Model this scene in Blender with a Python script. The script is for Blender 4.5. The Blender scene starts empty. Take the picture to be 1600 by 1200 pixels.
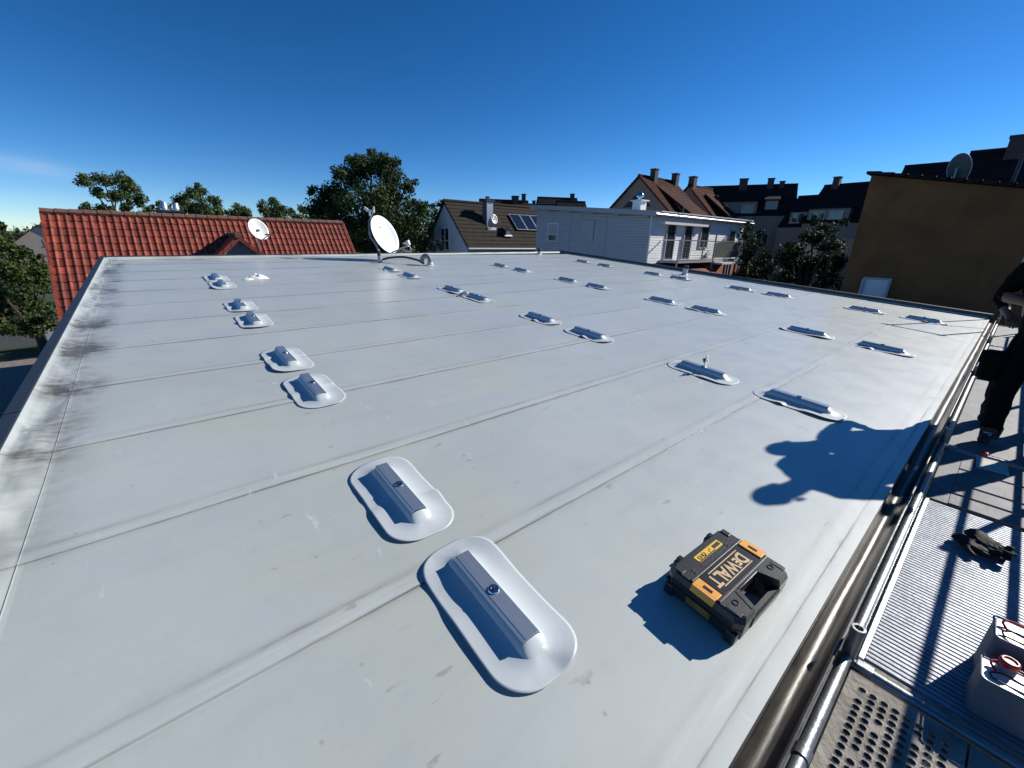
import bpy, bmesh, math, random
from mathutils import Vector, Matrix, Euler, noise
random.seed(7)
S = bpy.context.scene
C = S.collection
rad = math.radians
PI = math.pi

# ------------------------------------------------------------------ camera, sky, sun, exposure
# metres; z = 0 is the height of the camera, the gutter of the flat roof runs along +Y
GZ = -8.0                                   # ground level
cd = bpy.data.cameras.new('camera'); cam = bpy.data.objects.new('camera', cd); C.objects.link(cam)
cd.sensor_width = 36; cd.lens = 14.3183; cd.clip_start = 0.05; cd.clip_end = 6000
Wm = [[0.637166, 0.270042, -0.72187], [0.770478, -0.199406, 0.605475], [0.019558, -0.941974, -0.335117]]
cam.matrix_world = Matrix(((Wm[0][0], -Wm[0][1], -Wm[0][2], 0), (Wm[1][0], -Wm[1][1], -Wm[1][2], 0),
                           (Wm[2][0], -Wm[2][1], -Wm[2][2], 0), (0, 0, 0, 1)))
S.camera = cam
SUN_AZ, SUN_EL = rad(18), rad(30)           # from +Y towards +X
SUN = Vector((math.sin(SUN_AZ)*math.cos(SUN_EL), math.cos(SUN_AZ)*math.cos(SUN_EL), math.sin(SUN_EL)))
w = bpy.data.worlds.new('World'); S.world = w; w.use_nodes = True
nt = w.node_tree; nt.nodes.clear()
def wn(t, **k):
    n = nt.nodes.new(t)
    for a, b in k.items(): setattr(n, a, b)
    return n
sky = wn('ShaderNodeTexSky', sky_type='NISHITA', sun_disc=False, sun_elevation=SUN_EL, sun_rotation=SUN_AZ,
         altitude=3300, air_density=1.0, dust_density=0.3, ozone_density=4.0)
gam = wn('ShaderNodeGamma'); gam.inputs[1].default_value = 1.2
hsv = wn('ShaderNodeHueSaturation'); hsv.inputs['Saturation'].default_value = 1.18
nt.links.new(sky.outputs[0], gam.inputs[0]); nt.links.new(gam.outputs[0], hsv.inputs['Color'])
# two thin cirrus streaks low in the sky
tc = wn('ShaderNodeTexCoord')
cdir = Vector((-1.63, -0.21, 0.14)).normalized()
side = cdir.cross(Vector((0, 0, 1))).normalized(); upv = side.cross(cdir).normalized()
def vm(op, a, b=None):
    n = wn('ShaderNodeVectorMath', operation=op); nt.links.new(a, n.inputs[0])
    if b is not None: n.inputs[1].default_value = b
    return n
def mth(op, a, b=None):
    n = wn('ShaderNodeMath', operation=op)
    for i, x in enumerate((a, b)):
        if x is None: continue
        if isinstance(x, (int, float)): n.inputs[i].default_value = x
        else: nt.links.new(x, n.inputs[i])
    return n.outputs[0]
dx = vm('DOT_PRODUCT', tc.outputs['Generated'], side).outputs['Value']
dy = vm('DOT_PRODUCT', tc.outputs['Generated'], upv).outputs['Value']
df = vm('DOT_PRODUCT', tc.outputs['Generated'], cdir).outputs['Value']
def streak(oy, slope, wy, wx, amp):
    yy = mth('ADD', mth('SUBTRACT', dy, oy), mth('MULTIPLY', dx, slope))
    e = mth('ADD', mth('POWER', mth('MULTIPLY', yy, 1/wy), 2), mth('POWER', mth('MULTIPLY', dx, 1/wx), 2))
    g = mth('DIVIDE', amp, mth('ADD', 1.0, mth('POWER', e, 2)))
    return g
cn = wn('ShaderNodeTexNoise'); cn.inputs['Scale'].default_value = 14; cn.inputs['Detail'].default_value = 6
mp = wn('ShaderNodeMapping'); mp.inputs['Scale'].default_value = (1, 1, 6)
nt.links.new(tc.outputs['Generated'], mp.inputs[0]); nt.links.new(mp.outputs[0], cn.inputs[0])
cm = mth('ADD', streak(0.004, .10, .011, .055, .30), streak(-.04, -.03, .007, .04, .12))
cm = mth('MULTIPLY', cm, mth('GREATER_THAN', df, 0.5))
cm = mth('MULTIPLY', cm, mth('MULTIPLY', cn.outputs[0], 1.1))
mx = wn('ShaderNodeMix', data_type='RGBA')
nt.links.new(cm, mx.inputs[0]); nt.links.new(hsv.outputs[0], mx.inputs[6]); mx.inputs[7].default_value = (8.5, 9.3, 10.5, 1)
bg = wn('ShaderNodeBackground'); bg.inputs[1].default_value = 0.07
out = wn('ShaderNodeOutputWorld')
nt.links.new(mx.outputs[2], bg.inputs[0]); nt.links.new(bg.outputs[0], out.inputs[0])
sl = bpy.data.lights.new('sun', 'SUN'); sl.energy = 5.0; sl.angle = rad(0.5); sl.color = (1, .955, .88)
so = bpy.data.objects.new('sun', sl); C.objects.link(so); so.location = (0, 0, 60)
so.rotation_euler = SUN.to_track_quat('Z', 'Y').to_euler()
S.view_settings.view_transform = 'Standard'; S.view_settings.look = 'None'
S.view_settings.exposure = 0.30; S.view_settings.gamma = 1; S.view_settings.use_curve_mapping = False
S.render.engine = 'CYCLES'
S.cycles.max_bounces = 6; S.cycles.transparent_max_bounces = 8

# ------------------------------------------------------------------ materials
def mat(name, col, rough=.6, metal=0, var=.12, scale=6, bump=0, bscale=40, spec=.5, col2=None, stretch=(1, 1, 1), coat=0, world=False):
    m = bpy.data.materials.new(name); m.use_nodes = True
    n = m.node_tree.nodes; l = m.node_tree.links; b = n['Principled BSDF']
    t = n.new('ShaderNodeTexCoord'); mpn = n.new('ShaderNodeMapping'); mpn.inputs['Scale'].default_value = stretch
    gq = n.new('ShaderNodeNewGeometry')
    l.new(gq.outputs['Position'] if world else t.outputs['Object'], mpn.inputs[0])
    nz = n.new('ShaderNodeTexNoise'); nz.inputs['Scale'].default_value = scale; nz.inputs['Detail'].default_value = 6
    nz.inputs['Roughness'].default_value = .65
    l.new(mpn.outputs[0], nz.inputs[0])
    cr = n.new('ShaderNodeValToRGB')
    c2 = col2 or tuple(min(1, c*(1+var)) for c in col); c1 = col if col2 else tuple(c*(1-var) for c in col)
    cr.color_ramp.elements[0].color = (*c1, 1); cr.color_ramp.elements[1].color = (*c2, 1)
    cr.color_ramp.elements[0].position = .32; cr.color_ramp.elements[1].position = .68
    l.new(nz.outputs[0], cr.inputs[0]); l.new(cr.outputs[0], b.inputs['Base Color'])
    b.inputs['Roughness'].default_value = rough; b.inputs['Metallic'].default_value = metal
    b.inputs['Specular IOR Level'].default_value = spec; b.inputs['Coat Weight'].default_value = coat
    if bump:
        nb = n.new('ShaderNodeTexNoise'); nb.inputs['Scale'].default_value = bscale; nb.inputs['Detail'].default_value = 5
        l.new(mpn.outputs[0], nb.inputs[0])
        bp = n.new('ShaderNodeBump'); bp.inputs['Strength'].default_value = bump; bp.inputs['Distance'].default_value = .02
        l.new(nb.outputs[0], bp.inputs['Height']); l.new(bp.outputs[0], b.inputs['Normal'])
    return m
def leafmat(name, a, b_, c_):
    m = bpy.data.materials.new(name); m.use_nodes = True
    n = m.node_tree.nodes; l = m.node_tree.links; b = n['Principled BSDF']
    g = n.new('ShaderNodeNewGeometry'); cr = n.new('ShaderNodeValToRGB')
    e = cr.color_ramp.elements; e[0].color = (*a, 1); e[1].color = (*c_, 1); e[1].position = 1
    k = e.new(.6); k.color = (*b_, 1)
    l.new(g.outputs['Random Per Island'], cr.inputs[0]); l.new(cr.outputs[0], b.inputs['Base Color'])
    b.inputs['Roughness'].default_value = .6; b.inputs['Specular IOR Level'].default_value = .25
    tr = n.new('ShaderNodeBsdfTranslucent'); l.new(cr.outputs[0], tr.inputs[0])
    ms = n.new('ShaderNodeMixShader'); ms.inputs[0].default_value = .25
    l.new(b.outputs[0], ms.inputs[1]); l.new(tr.outputs[0], ms.inputs[2]); l.new(ms.outputs[0], n['Material Output'].inputs[0])
    return m

M = {}
M['patch'] = mat('patch_membrane', (.49, .53, .54), .45, var=.04, scale=5, bump=.05, bscale=18)
M['alu'] = mat('aluminium', (.40, .45, .51), .34, .7, var=.12, scale=7, stretch=(.5, 22, 4), bump=.02, bscale=60)
M['steel'] = mat('polished_steel', (.6, .6, .6), .12, 1, var=.1)
M['galv'] = mat('galvanised_steel', (.30, .31, .32), .40, .8, var=.22, scale=14, bump=.1, bscale=60)
M['zinc'] = mat('weathered_zinc', (.075, .068, .058), .38, .3, scale=4, col2=(.020, .017, .014), bump=.05, bscale=20, stretch=(6, 1, 6))
M['cap'] = mat('anthracite_flashing', (.024, .031, .042), .5, 0, var=.12, scale=3)
M['darkcap'] = mat('dark_metal', (.035, .038, .045), .45, .2, var=.2, scale=3)
M['white_dish'] = mat('dish_enamel', (.78, .79, .78), .35, var=.03, scale=3)
M['lnb'] = mat('lnb_plastic', (.62, .62, .60), .45, var=.08)
M['black_rubber'] = mat('black_rubber', (.022, .022, .024), .5, var=.3, scale=12, bump=.1, bscale=50)
M['hose'] = mat('ribbed_hose', (.05, .05, .052), .5, var=.3, scale=12)
M['vent'] = mat('grey_vent_plastic', (.20, .21, .22), .55, var=.2, scale=12)
M['red_logo'] = mat('red_print', (.6, .05, .04), .5, var=.02)
M['grey_logo'] = mat('grey_print', (.35, .36, .37), .5, var=.02)
M['tile'] = mat('clay_tile', (.225, .044, .024), .62, var=.35, scale=3.1, bump=.15, bscale=30, world=True)
def tile_mat():
    m = M['tile']; n = m.node_tree.nodes; l = m.node_tree.links; b = n['Principled BSDF']
    src = b.inputs['Base Color'].links[0].from_socket
    g = n.new('ShaderNodeNewGeometry'); oi = n.new('ShaderNodeObjectInfo')
    ad = n.new('ShaderNodeMath'); ad.operation = 'ADD'; l.new(g.outputs['Random Per Island'], ad.inputs[0]); l.new(oi.outputs['Random'], ad.inputs[1])
    fr = n.new('ShaderNodeMath'); fr.operation = 'FRACT'; l.new(ad.outputs[0], fr.inputs[0])
    mr = n.new('ShaderNodeMapRange'); l.new(fr.outputs[0], mr.inputs[0]); mr.inputs[3].default_value = .62; mr.inputs[4].default_value = 1.22
    hs = n.new('ShaderNodeHueSaturation'); l.new(src, hs.inputs['Color']); l.new(mr.outputs[0], hs.inputs['Value'])
    nz = n.new('ShaderNodeTexNoise'); nz.inputs['Scale'].default_value = 5; nz.inputs['Detail'].default_value = 8; nz.inputs['Roughness'].default_value = .75
    l.new(g.outputs['Position'], nz.inputs[0])
    r2 = n.new('ShaderNodeMapRange'); r2.interpolation_type = 'SMOOTHSTEP'; r2.inputs[1].default_value = .56; r2.inputs[2].default_value = .70; r2.inputs[4].default_value = .55
    l.new(nz.outputs[0], r2.inputs[0])
    mx = n.new('ShaderNodeMix'); mx.data_type = 'RGBA'; l.new(r2.outputs[0], mx.inputs[0]); l.new(hs.outputs[0], mx.inputs[6]); mx.inputs[7].default_value = (.075, .055, .040, 1)
    l.new(mx.outputs[2], b.inputs['Base Color'])
tile_mat()
M['ridge'] = mat('ridge_tile', (.16, .075, .05), .8, var=.35, scale=6, bump=.2)
M['mortar'] = mat('mortar', (.20, .17, .14), .9, var=.3, scale=12)
M['wall_white'] = mat('white_render', (.50, .54, .57), .9, var=.06, scale=1.2, bump=.1, bscale=90)
M['wall_cream'] = mat('cream_render', (.25, .21, .175), .9, var=.08, scale=1.2)
M['wall_grey'] = mat('grey_render', (.24, .25, .26), .9, var=.08, scale=1.5)
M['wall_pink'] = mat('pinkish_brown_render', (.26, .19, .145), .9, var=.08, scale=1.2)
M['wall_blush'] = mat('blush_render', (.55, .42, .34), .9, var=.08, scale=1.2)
M['wall_red'] = mat('brick_red_render', (.40, .115, .058), .88, var=.12, scale=2)
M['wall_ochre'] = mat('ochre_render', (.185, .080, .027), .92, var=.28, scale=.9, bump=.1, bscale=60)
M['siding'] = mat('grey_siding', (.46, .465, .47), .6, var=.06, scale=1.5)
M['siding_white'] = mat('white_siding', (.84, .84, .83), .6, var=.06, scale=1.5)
M['trim'] = mat('grey_trim', (.36, .37, .40), .5, var=.06)
M['trim_white'] = mat('white_trim', (.70, .71, .72), .5, var=.05)
M['frame'] = mat('white_window_frame', (.72, .72, .71), .4, var=.03)
M['shutter'] = mat('pale_shutter', (.42, .40, .41), .6, var=.05)
M['glass'] = mat('window_glass', (.03, .035, .045), .04, 0, var=.2, spec=.8)
M['dark_tile'] = mat('dark_roof_tile', (.040, .034, .028), .92, spec=.12, var=.25, scale=2.5, bump=.2, bscale=30)
M['black_tile'] = mat('black_roof_tile', (.020, .017, .018), .92, spec=.1, var=.3, scale=2)
M['brown_tile'] = mat('brown_roof_tile', (.060, .022, .014), .92, spec=.1, var=.4, scale=2.2, bump=.2, bscale=30)
M['chimney'] = mat('slate_chimney', (.11, .115, .12), .7, var=.25, scale=8)
M['chimney_brick'] = mat('dark_brick', (.07, .05, .045), .85, var=.3, scale=8)
M['solar'] = mat('solar_glass', (.012, .018, .035), .12, 0, var=.2, spec=.8)
M['alu_plain'] = mat('plain_aluminium', (.62, .63, .64), .35, .8, var=.1)
M['bark'] = mat('bark', (.075, .058, .042), .95, var=.35, scale=8, bump=.5, bscale=20)
M['leaf_green'] = leafmat('leaf_green', (.028, .052, .014), (.048, .078, .020), (.072, .09, .026))
M['leaf_mid'] = leafmat('leaf_mid', (.05, .085, .024), (.075, .115, .034), (.12, .14, .05))
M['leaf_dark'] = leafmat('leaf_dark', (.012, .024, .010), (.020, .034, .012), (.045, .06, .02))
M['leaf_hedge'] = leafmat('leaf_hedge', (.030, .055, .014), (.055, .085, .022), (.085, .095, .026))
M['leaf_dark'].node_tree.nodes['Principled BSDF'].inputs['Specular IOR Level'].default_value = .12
M['forest'] = leafmat('forest_leaf', (.035, .055, .03), (.045, .07, .035), (.06, .085, .045))
M['ground'] = mat('garden_ground', (.022, .040, .010), .95, scale=.35, col2=(.050, .058, .022))
M['asphalt'] = mat('asphalt', (.05, .05, .052), .9, var=.25, scale=1.5)
M['concrete'] = mat('concrete', (.34, .33, .31), .9, var=.2, scale=4, bump=.15)
M['case'] = mat('case_black_plastic', (.016, .0165, .0175), .42, var=.35, scale=30, bump=.06, bscale=160)
M['case_dark'] = mat('case_recess_plastic', (.010, .010, .011), .35, var=.2, scale=30)
M['case_yellow'] = mat('case_yellow_plastic', (.83, .36, .045), .45, var=.08, scale=20)
M['label_yellow'] = mat('yellow_sticker', (.85, .52, .04), .4, var=.05)
M['label_shaded'] = mat('shaded_side_sticker', (.20, .13, .03), .5, var=.4, scale=40)  # yellow sticker darkened: shade on the near end put into the colour
M['print_tan'] = mat('tan_lettering', (.62, .45, .24), .5, var=.05, scale=20)
M['print_black'] = mat('black_print', (.012, .012, .012), .5, var=.05)
M['corrugated'] = mat('deck_aluminium', (.27, .295, .335), .52, .35, var=.28, scale=7, bump=.08, bscale=45)
M['deck_steel'] = mat('dusty_steel_deck', (.27, .245, .21), .85, .05, var=.35, scale=9, bump=.5, bscale=26)
M['deck_dark'] = mat('worn_shaded_deck', (.16, .165, .17), .7, .2, var=.25, scale=5, bump=.1)  # deck tone darkened: the workers' shadow is put into the colour
M['wood_plate'] = mat('dusty_board', (.55, .52, .47), .8, var=.15, scale=8)
M['tin_shaded'] = mat('tin_can_shaded', (.13, .145, .17), .45, .1, var=.08, scale=4)  # pale tin darkened: shade on the can sides is put into the colour
M['tin_top'] = mat('tin_can_top', (.80, .78, .72), .35, .2, var=.06, scale=9)
M['can_red'] = mat('red_plastic', (.45, .012, .02), .35, var=.1)
M['cloth_black'] = mat('black_cloth', (.0035, .0035, .0045), .95, spec=.1, var=.4, scale=14, bump=.3, bscale=30)
M['trousers'] = mat('dark_work_trousers', (.004, .0042, .006), .95, spec=.1, var=.35, scale=10, bump=.3, bscale=22)
M['glove'] = mat('glove_rubber', (.020, .019, .017), .72, spec=.2, var=.5, scale=16, bump=.35, bscale=45)
M['skin'] = mat('skin', (.13, .066, .042), .55, var=.08)
M['hair'] = mat('dark_hair', (.02, .014, .01), .7, var=.3, scale=30)
M['boot'] = mat('boot_leather', (.02, .018, .017), .6, var=.3, scale=12)
M['lace'] = mat('pale_lace', (.5, .5, .48), .7, var=.1)
M['plaster'] = mat('white_plastic', (.80, .80, .79), .4, var=.03)
M['rag'] = mat('white_rag', (.74, .73, .71), .8, var=.08, scale=20)
M['red_awning'] = mat('dark_red_cloth', (.16, .018, .018), .8, var=.15)
M['bamboo'] = mat('grey_reed_screen', (.12, .115, .10), .8, var=.4, scale=14, stretch=(1, 12, .3))
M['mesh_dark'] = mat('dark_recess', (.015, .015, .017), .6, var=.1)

# roof membrane: grey sheet with grime along laps, puddle marks by the left upstand, scuffs
def membrane_mat():
    m = bpy.data.materials.new('roof_membrane'); m.use_nodes = True
    n = m.node_tree.nodes; l = m.node_tree.links; b = n['Principled BSDF']
    tx = n.new('ShaderNodeTexCoord'); sp = n.new('ShaderNodeSeparateXYZ'); l.new(tx.outputs['Object'], sp.inputs[0])
    U, V = sp.outputs[0], sp.outputs[1]
    def mt(op, a, b_=None, c=None, clamp=False):
        k = n.new('ShaderNodeMath'); k.operation = op; k.use_clamp = clamp
        for i, x in enumerate((a, b_, c)):
            if x is None: continue
            if isinstance(x, (int, float)): k.inputs[i].default_value = x
            else: l.new(x, k.inputs[i])
        return k.outputs[0]
    def nz(scale, stretch=(1, 1, 1), detail=5, rough=.6):
        mp_ = n.new('ShaderNodeMapping'); mp_.inputs['Scale'].default_value = stretch; l.new(tx.outputs['Object'], mp_.inputs[0])
        k = n.new('ShaderNodeTexNoise'); k.inputs['Scale'].default_value = scale; k.inputs['Detail'].default_value = detail
        k.inputs['Roughness'].default_value = rough; l.new(mp_.outputs[0], k.inputs[0]); return k.outputs[0]
    def ss(x, a, b_):
        k = n.new('ShaderNodeMapRange'); k.interpolation_type = 'SMOOTHSTEP'; l.new(x, k.inputs[0])
        k.inputs[1].default_value = a; k.inputs[2].default_value = b_; return k.outputs[0]
    def mixc(f, A, B):
        k = n.new('ShaderNodeMix'); k.data_type = 'RGBA'
        if isinstance(f, (int, float)): k.inputs[0].default_value = f
        else: l.new(f, k.inputs[0])
        for i, x in ((6, A), (7, B)):
            if isinstance(x, tuple): k.inputs[i].default_value = (*x, 1)
            else: l.new(x, k.inputs[i])
        return k.outputs[2]
    c = mixc(ss(nz(.55), .35, .68), MEM, tuple(x*.90 for x in MEM))
    c = mixc(mt('MULTIPLY', ss(nz(.75, detail=4), .50, .70), .65), c, (MEM[0]*.97, MEM[1]*.94, MEM[2]*.82))
    c = mixc(mt('MULTIPLY', ss(nz(1.7, (1, .6, 1), 4), .52, .70), .35), c, (MEM[0]*.90, MEM[1]*.90, MEM[2]*.97))
    c = mixc(mt('MULTIPLY', ss(nz(9, (1, .25, 1)), .45, .8), .22), c, tuple(x*.70 for x in MEM))
    # each lap: a crisp edge line, grime caught beside it, a paler welded strip
    ph = mt('FRACT', mt('DIVIDE', mt('ADD', U, 1.185 + 1.0725*40), 1.0725))          # 0 at the lap edge
    wob = mt('MULTIPLY', mt('SUBTRACT', nz(1.3, (.2, 1, 1), 2), .5), .010)
    php = mt('ADD', ph, wob)
    sd = mt('SUBTRACT', mt('FRACT', mt('ADD', php, .5)), .5)                          # signed, lap widths in sheet units
    d0 = mt('ABSOLUTE', sd); d1 = mt('ABSOLUTE', mt('ADD', sd, .082))
    patchy = ss(nz(.9, (1.5, .8, 1), 6), .38, .58); grain = ss(nz(26, (3, .35, 1), 4), .35, .7)
    g0 = mt('MULTIPLY', mt('SUBTRACT', 1, ss(d0, .0012, .0055)), mt('ADD', mt('MULTIPLY', patchy, .55), .28))
    g2 = mt('MULTIPLY', mt('SUBTRACT', 1, ss(d0, .002, .020)), mt('MULTIPLY', mt('MULTIPLY', patchy, grain), .55))
    g1 = mt('MULTIPLY', mt('SUBTRACT', 1, ss(d1, .002, .014)), mt('MULTIPLY', ss(nz(1.2, (1.5, .9, 1), 6), .46, .64), mt('ADD', mt('MULTIPLY', grain, .4), .15)))
    strip = mt('MULTIPLY', ss(sd, -.085, -.070), mt('SUBTRACT', 1, ss(sd, -.012, -.002)))
    c = mixc(mt('MULTIPLY', strip, mt('MULTIPLY', ss(nz(7, (4, .25, 1), 4), .35, .68), .60)), c, (MEM[0]*1.15, MEM[1]*1.15, MEM[2]*1.14))
    lap_shade = mt('MAXIMUM', mt('MULTIPLY', mt('SUBTRACT', 1, ss(d1, .004, .040)), .26), mt('MULTIPLY', mt('MULTIPLY', mt('SUBTRACT', 1, ss(d0, .0, .045)), mt('LESS_THAN', 0.0, sd)), .20))  # soft shading painted along the lap ridge and below its edge
    c = mixc(mt('MULTIPLY', lap_shade, ss(nz(1.5, (1, .5, 1), 4), .25, .6)), c, (.26, .255, .235))
    lap = mt('MAXIMUM', mt('MAXIMUM', g0, g2), g1)
    c = mixc(lap, c, (.125, .105, .085))
    # standing-water dirt along the left upstand
    band = mt('MULTIPLY', ss(V, -.45, -.76), mt('SUBTRACT', 1, mt('MULTIPLY', ss(V, -.86, -.93), .75)))
    dirt = mt('MULTIPLY', ss(nz(1.7, (.9, 1.0, 1), 7, .62), .36, .60), mt('ADD', .45, mt('MULTIPLY', ss(nz(9, (1.5, .6, 1), 6, .7), .36, .62), .75)))
    ulim = ss(U, -1.6, -4.6)
    lapd = mt('ADD', .5, mt('MULTIPLY', mt('SUBTRACT', 1, ss(d1, .05, .28)), .6))
    stain = mt('MULTIPLY', mt('MULTIPLY', band, dirt), mt('MULTIPLY', ulim, lapd))
    c = mixc(mt('MULTIPLY', stain, 1.5, clamp=True), c, (.105, .100, .086))
    # far edge streaks
    fe = mt('MULTIPLY', ss(U, -11.6, -12.7), ss(nz(1.1, (1, .35, 1), 5), .48, .68))
    fe = mt('MULTIPLY', fe, ss(V, 5.5, 0.5))
    c = mixc(mt('MULTIPLY', fe, .7), c, (.15, .14, .125))
    # small scuffs and specks
    vo = n.new('ShaderNodeTexVoronoi'); vo.inputs['Scale'].default_value = 3.2; l.new(tx.outputs['Object'], vo.inputs[0])
    sc = mt('MULTIPLY', mt('SUBTRACT', 1, ss(vo.outputs['Distance'], .01, .055)), ss(nz(2.3), .46, .54))
    c = mixc(mt('MULTIPLY', sc, .6), c, (.15, .14, .13))
    vo2 = n.new('ShaderNodeTexVoronoi'); vo2.inputs['Scale'].default_value = 9; l.new(tx.outputs['Object'], vo2.inputs[0])
    sc2 = mt('MULTIPLY', mt('SUBTRACT', 1, ss(vo2.outputs['Distance'], .02, .10)), ss(nz(3.1), .49, .56))
    scu = mt('MULTIPLY', ss(nz(17, (1, .30, 1), 4, .55), .655, .70), ss(nz(1.3), .47, .58))
    c = mixc(mt('MULTIPLY', scu, .42), c, (.17, .155, .14))
    scl = mt('MULTIPLY', ss(nz(13, (.35, 1, 1), 4, .55), .66, .71), ss(nz(1.1, (1, 1.2, 1)), .47, .58))
    c = mixc(mt('MULTIPLY', scl, .40), c, (.66, .68, .68))
    c = mixc(mt('MULTIPLY', sc2, .5), c, (.17, .16, .15))
    fine = mt('MULTIPLY', ss(nz(42, detail=6, rough=.75), .52, .72), .16)
    c = mixc(fine, c, (.30, .30, .285))
    sm = mt('MULTIPLY', ss(nz(5.5, (1.2, .5, 1), 8, .75), .60, .72), ss(nz(.8), .5, .62))
    c = mixc(mt('MULTIPLY', sm, .30), c, (.22, .21, .195))
    pal = mt('MULTIPLY', ss(nz(3.2, (.4, 1.5, 1), 6, .7), .62, .74), .35)
    c = mixc(pal, c, (.55, .58, .59))
    l.new(c, b.inputs['Base Color'])
    r = mt('ADD', .46, mt('MULTIPLY', ss(nz(3), .3, .7), .10))
    r = mt('ADD', r, mt('MULTIPLY', mt('MAXIMUM', lap, stain), .2))
    l.new(r, b.inputs['Roughness']); b.inputs['Specular IOR Level'].default_value = .75
    b.inputs['Coat Weight'].default_value = .5; b.inputs['Coat Roughness'].default_value = .25; b.inputs['Coat IOR'].default_value = 1.45
    hgt = mt('ADD', mt('MULTIPLY', nz(2.2, (1, .6, 1), 3), .7), mt('ADD', mt('MULTIPLY', nz(90, detail=2), .012), mt('MULTIPLY', nz(11, (1, .5, 1), 4), .10)))
    bp = n.new('ShaderNodeBump'); bp.inputs['Strength'].default_value = .32; bp.inputs['Distance'].default_value = .012
    l.new(hgt, bp.inputs['Height']); l.new(bp.outputs[0], b.inputs['Normal'])
    return m
MEM = (.462, .497, .476)
M['membrane'] = membrane_mat()

# ------------------------------------------------------------------ mesh helpers
class MB:
    def __init__(s): s.v = []; s.f = []
    def add(s, vs, fs, mx=None):
        o = len(s.v)
        s.v += [tuple(mx @ Vector(p)) if mx else tuple(p) for p in vs]
        s.f += [tuple(i+o for i in f) for f in fs]
        return s
    def box(s, lo, hi, mx=None, ch=0):
        x0, y0, z0 = lo; x1, y1, z1 = hi
        if ch <= 0:
            return s.add([(x0,y0,z0),(x1,y0,z0),(x1,y1,z0),(x0,y1,z0),(x0,y0,z1),(x1,y0,z1),(x1,y1,z1),(x0,y1,z1)],
                  [(0,3,2,1),(4,5,6,7),(0,1,5,4),(1,2,6,5),(2,3,7,6),(3,0,4,7)], mx)
        b = bmesh.new(); bmesh.ops.create_cube(b, size=1)
        for q in b.verts: q.co = Vector(((q.co.x+.5)*(x1-x0)+x0, (q.co.y+.5)*(y1-y0)+y0, (q.co.z+.5)*(z1-z0)+z0))
        bmesh.ops.bevel(b, geom=b.edges[:], offset=ch, segments=2, profile=.5, affect='EDGES')
        b.verts.index_update()
        s.add([tuple(q.co) for q in b.verts], [tuple(q.index for q in f.verts) for f in b.faces], mx); b.free(); return s
    def prism(s, poly, z0, z1, mx=None):           # poly in xy, extruded along z
        k = len(poly)
        vs = [(x, y, z0) for x, y in poly] + [(x, y, z1) for x, y in poly]
        return s.add(vs, [tuple(range(k))[::-1], tuple(range(k, 2*k))] + [(i, (i+1) % k, k+(i+1) % k, k+i) for i in range(k)], mx)
    def tube(s, pts, r, seg=8, caps=True, mx=None):
        pts = [Vector(p) for p in pts]; rs = r if isinstance(r, (list, tuple)) else [r]*len(pts)
        o = []; fs = []; prev = None
        for i, p in enumerate(pts):
            t = (pts[min(i+1, len(pts)-1)] - pts[max(i-1, 0)]).normalized()
            if prev is None: a = t.orthogonal().normalized()
            else: a = (prev - t*prev.dot(t)).normalized()
            prev = a; b_ = t.cross(a)
            for k in range(seg):
                an = 2*PI*k/seg; o.append(tuple(p + (a*math.cos(an) + b_*math.sin(an))*rs[i]))
        for i in range(len(pts)-1):
            for k in range(seg):
                fs.append((i*seg+k, i*seg+(k+1) % seg, (i+1)*seg+(k+1) % seg, (i+1)*seg+k))
        if caps: fs += [tuple(range(seg))[::-1], tuple(range((len(pts)-1)*seg, len(pts)*seg))]
        return s.add(o, fs, mx)
    def lathe(s, prof, seg=16, mx=None):            # prof: (r, z)
        o = []; fs = []
        for r, z in prof:
            for k in range(seg): o.append((r*math.cos(2*PI*k/seg), r*math.sin(2*PI*k/seg), z))
        for i in range(len(prof)-1):
            for k in range(seg): fs.append((i*seg+k, i*seg+(k+1) % seg, (i+1)*seg+(k+1) % seg, (i+1)*seg+k))
        fs += [tuple(range(seg))[::-1], tuple(range((len(prof)-1)*seg, len(prof)*seg))]
        return s.add(o, fs, mx)
    def grid(s, fn, nu, nv, mx=None):
        o = [fn(i/nu, j/nv) for i in range(nu+1) for j in range(nv+1)]
        return s.add(o, [(i*(nv+1)+j, (i+1)*(nv+1)+j, (i+1)*(nv+1)+j+1, i*(nv+1)+j+1) for i in range(nu) for j in range(nv)], mx)
    def mesh(s, name, smooth=False):
        me = bpy.data.meshes.new(name); me.from_pydata(s.v, [], s.f)
        b = bmesh.new(); b.from_mesh(me)
        if smooth: bmesh.ops.remove_doubles(b, verts=b.verts[:], dist=1e-5)
        bmesh.ops.recalc_face_normals(b, faces=b.faces[:]); b.to_mesh(me); b.free()
        if smooth:
            me.polygons.foreach_set('use_smooth', [True]*len(me.polygons)); me.set_sharp_from_angle(angle=rad(40))
        return me
def link(name, me, m, parent=None, mw=None):
    o = bpy.data.objects.new(name, me); C.objects.link(o)
    if m is not None and not me.materials: me.materials.append(M[m] if isinstance(m, str) else m)
    if parent: o.parent = parent
    if mw is not None: o.matrix_local = mw
    return o
def obj(name, mb, m, parent=None, smooth=False, mw=None, kind=None, label=None):
    o = link(name, mb.mesh(name, smooth), m, parent, mw)
    if kind: o['kind'] = kind
    if label: o['label'] = label
    return o
def tag(o, label, cat, group=None, kind=None):
    o['label'] = label; o['category'] = cat
    if group: o['group'] = group
    if kind: o['kind'] = kind
    return o
def thing(name, label, cat, mw=None, group=None):
    o = bpy.data.objects.new(name, None); C.objects.link(o); o.empty_display_size = .2
    if mw is not None: o.matrix_world = mw if isinstance(mw, Matrix) else Matrix.Translation(mw)
    return tag(o, label, cat, group)
def solid(o, t, off=-1):
    k = o.modifiers.new('thickness', 'SOLIDIFY'); k.thickness = t; k.offset = off
    return o
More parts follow.
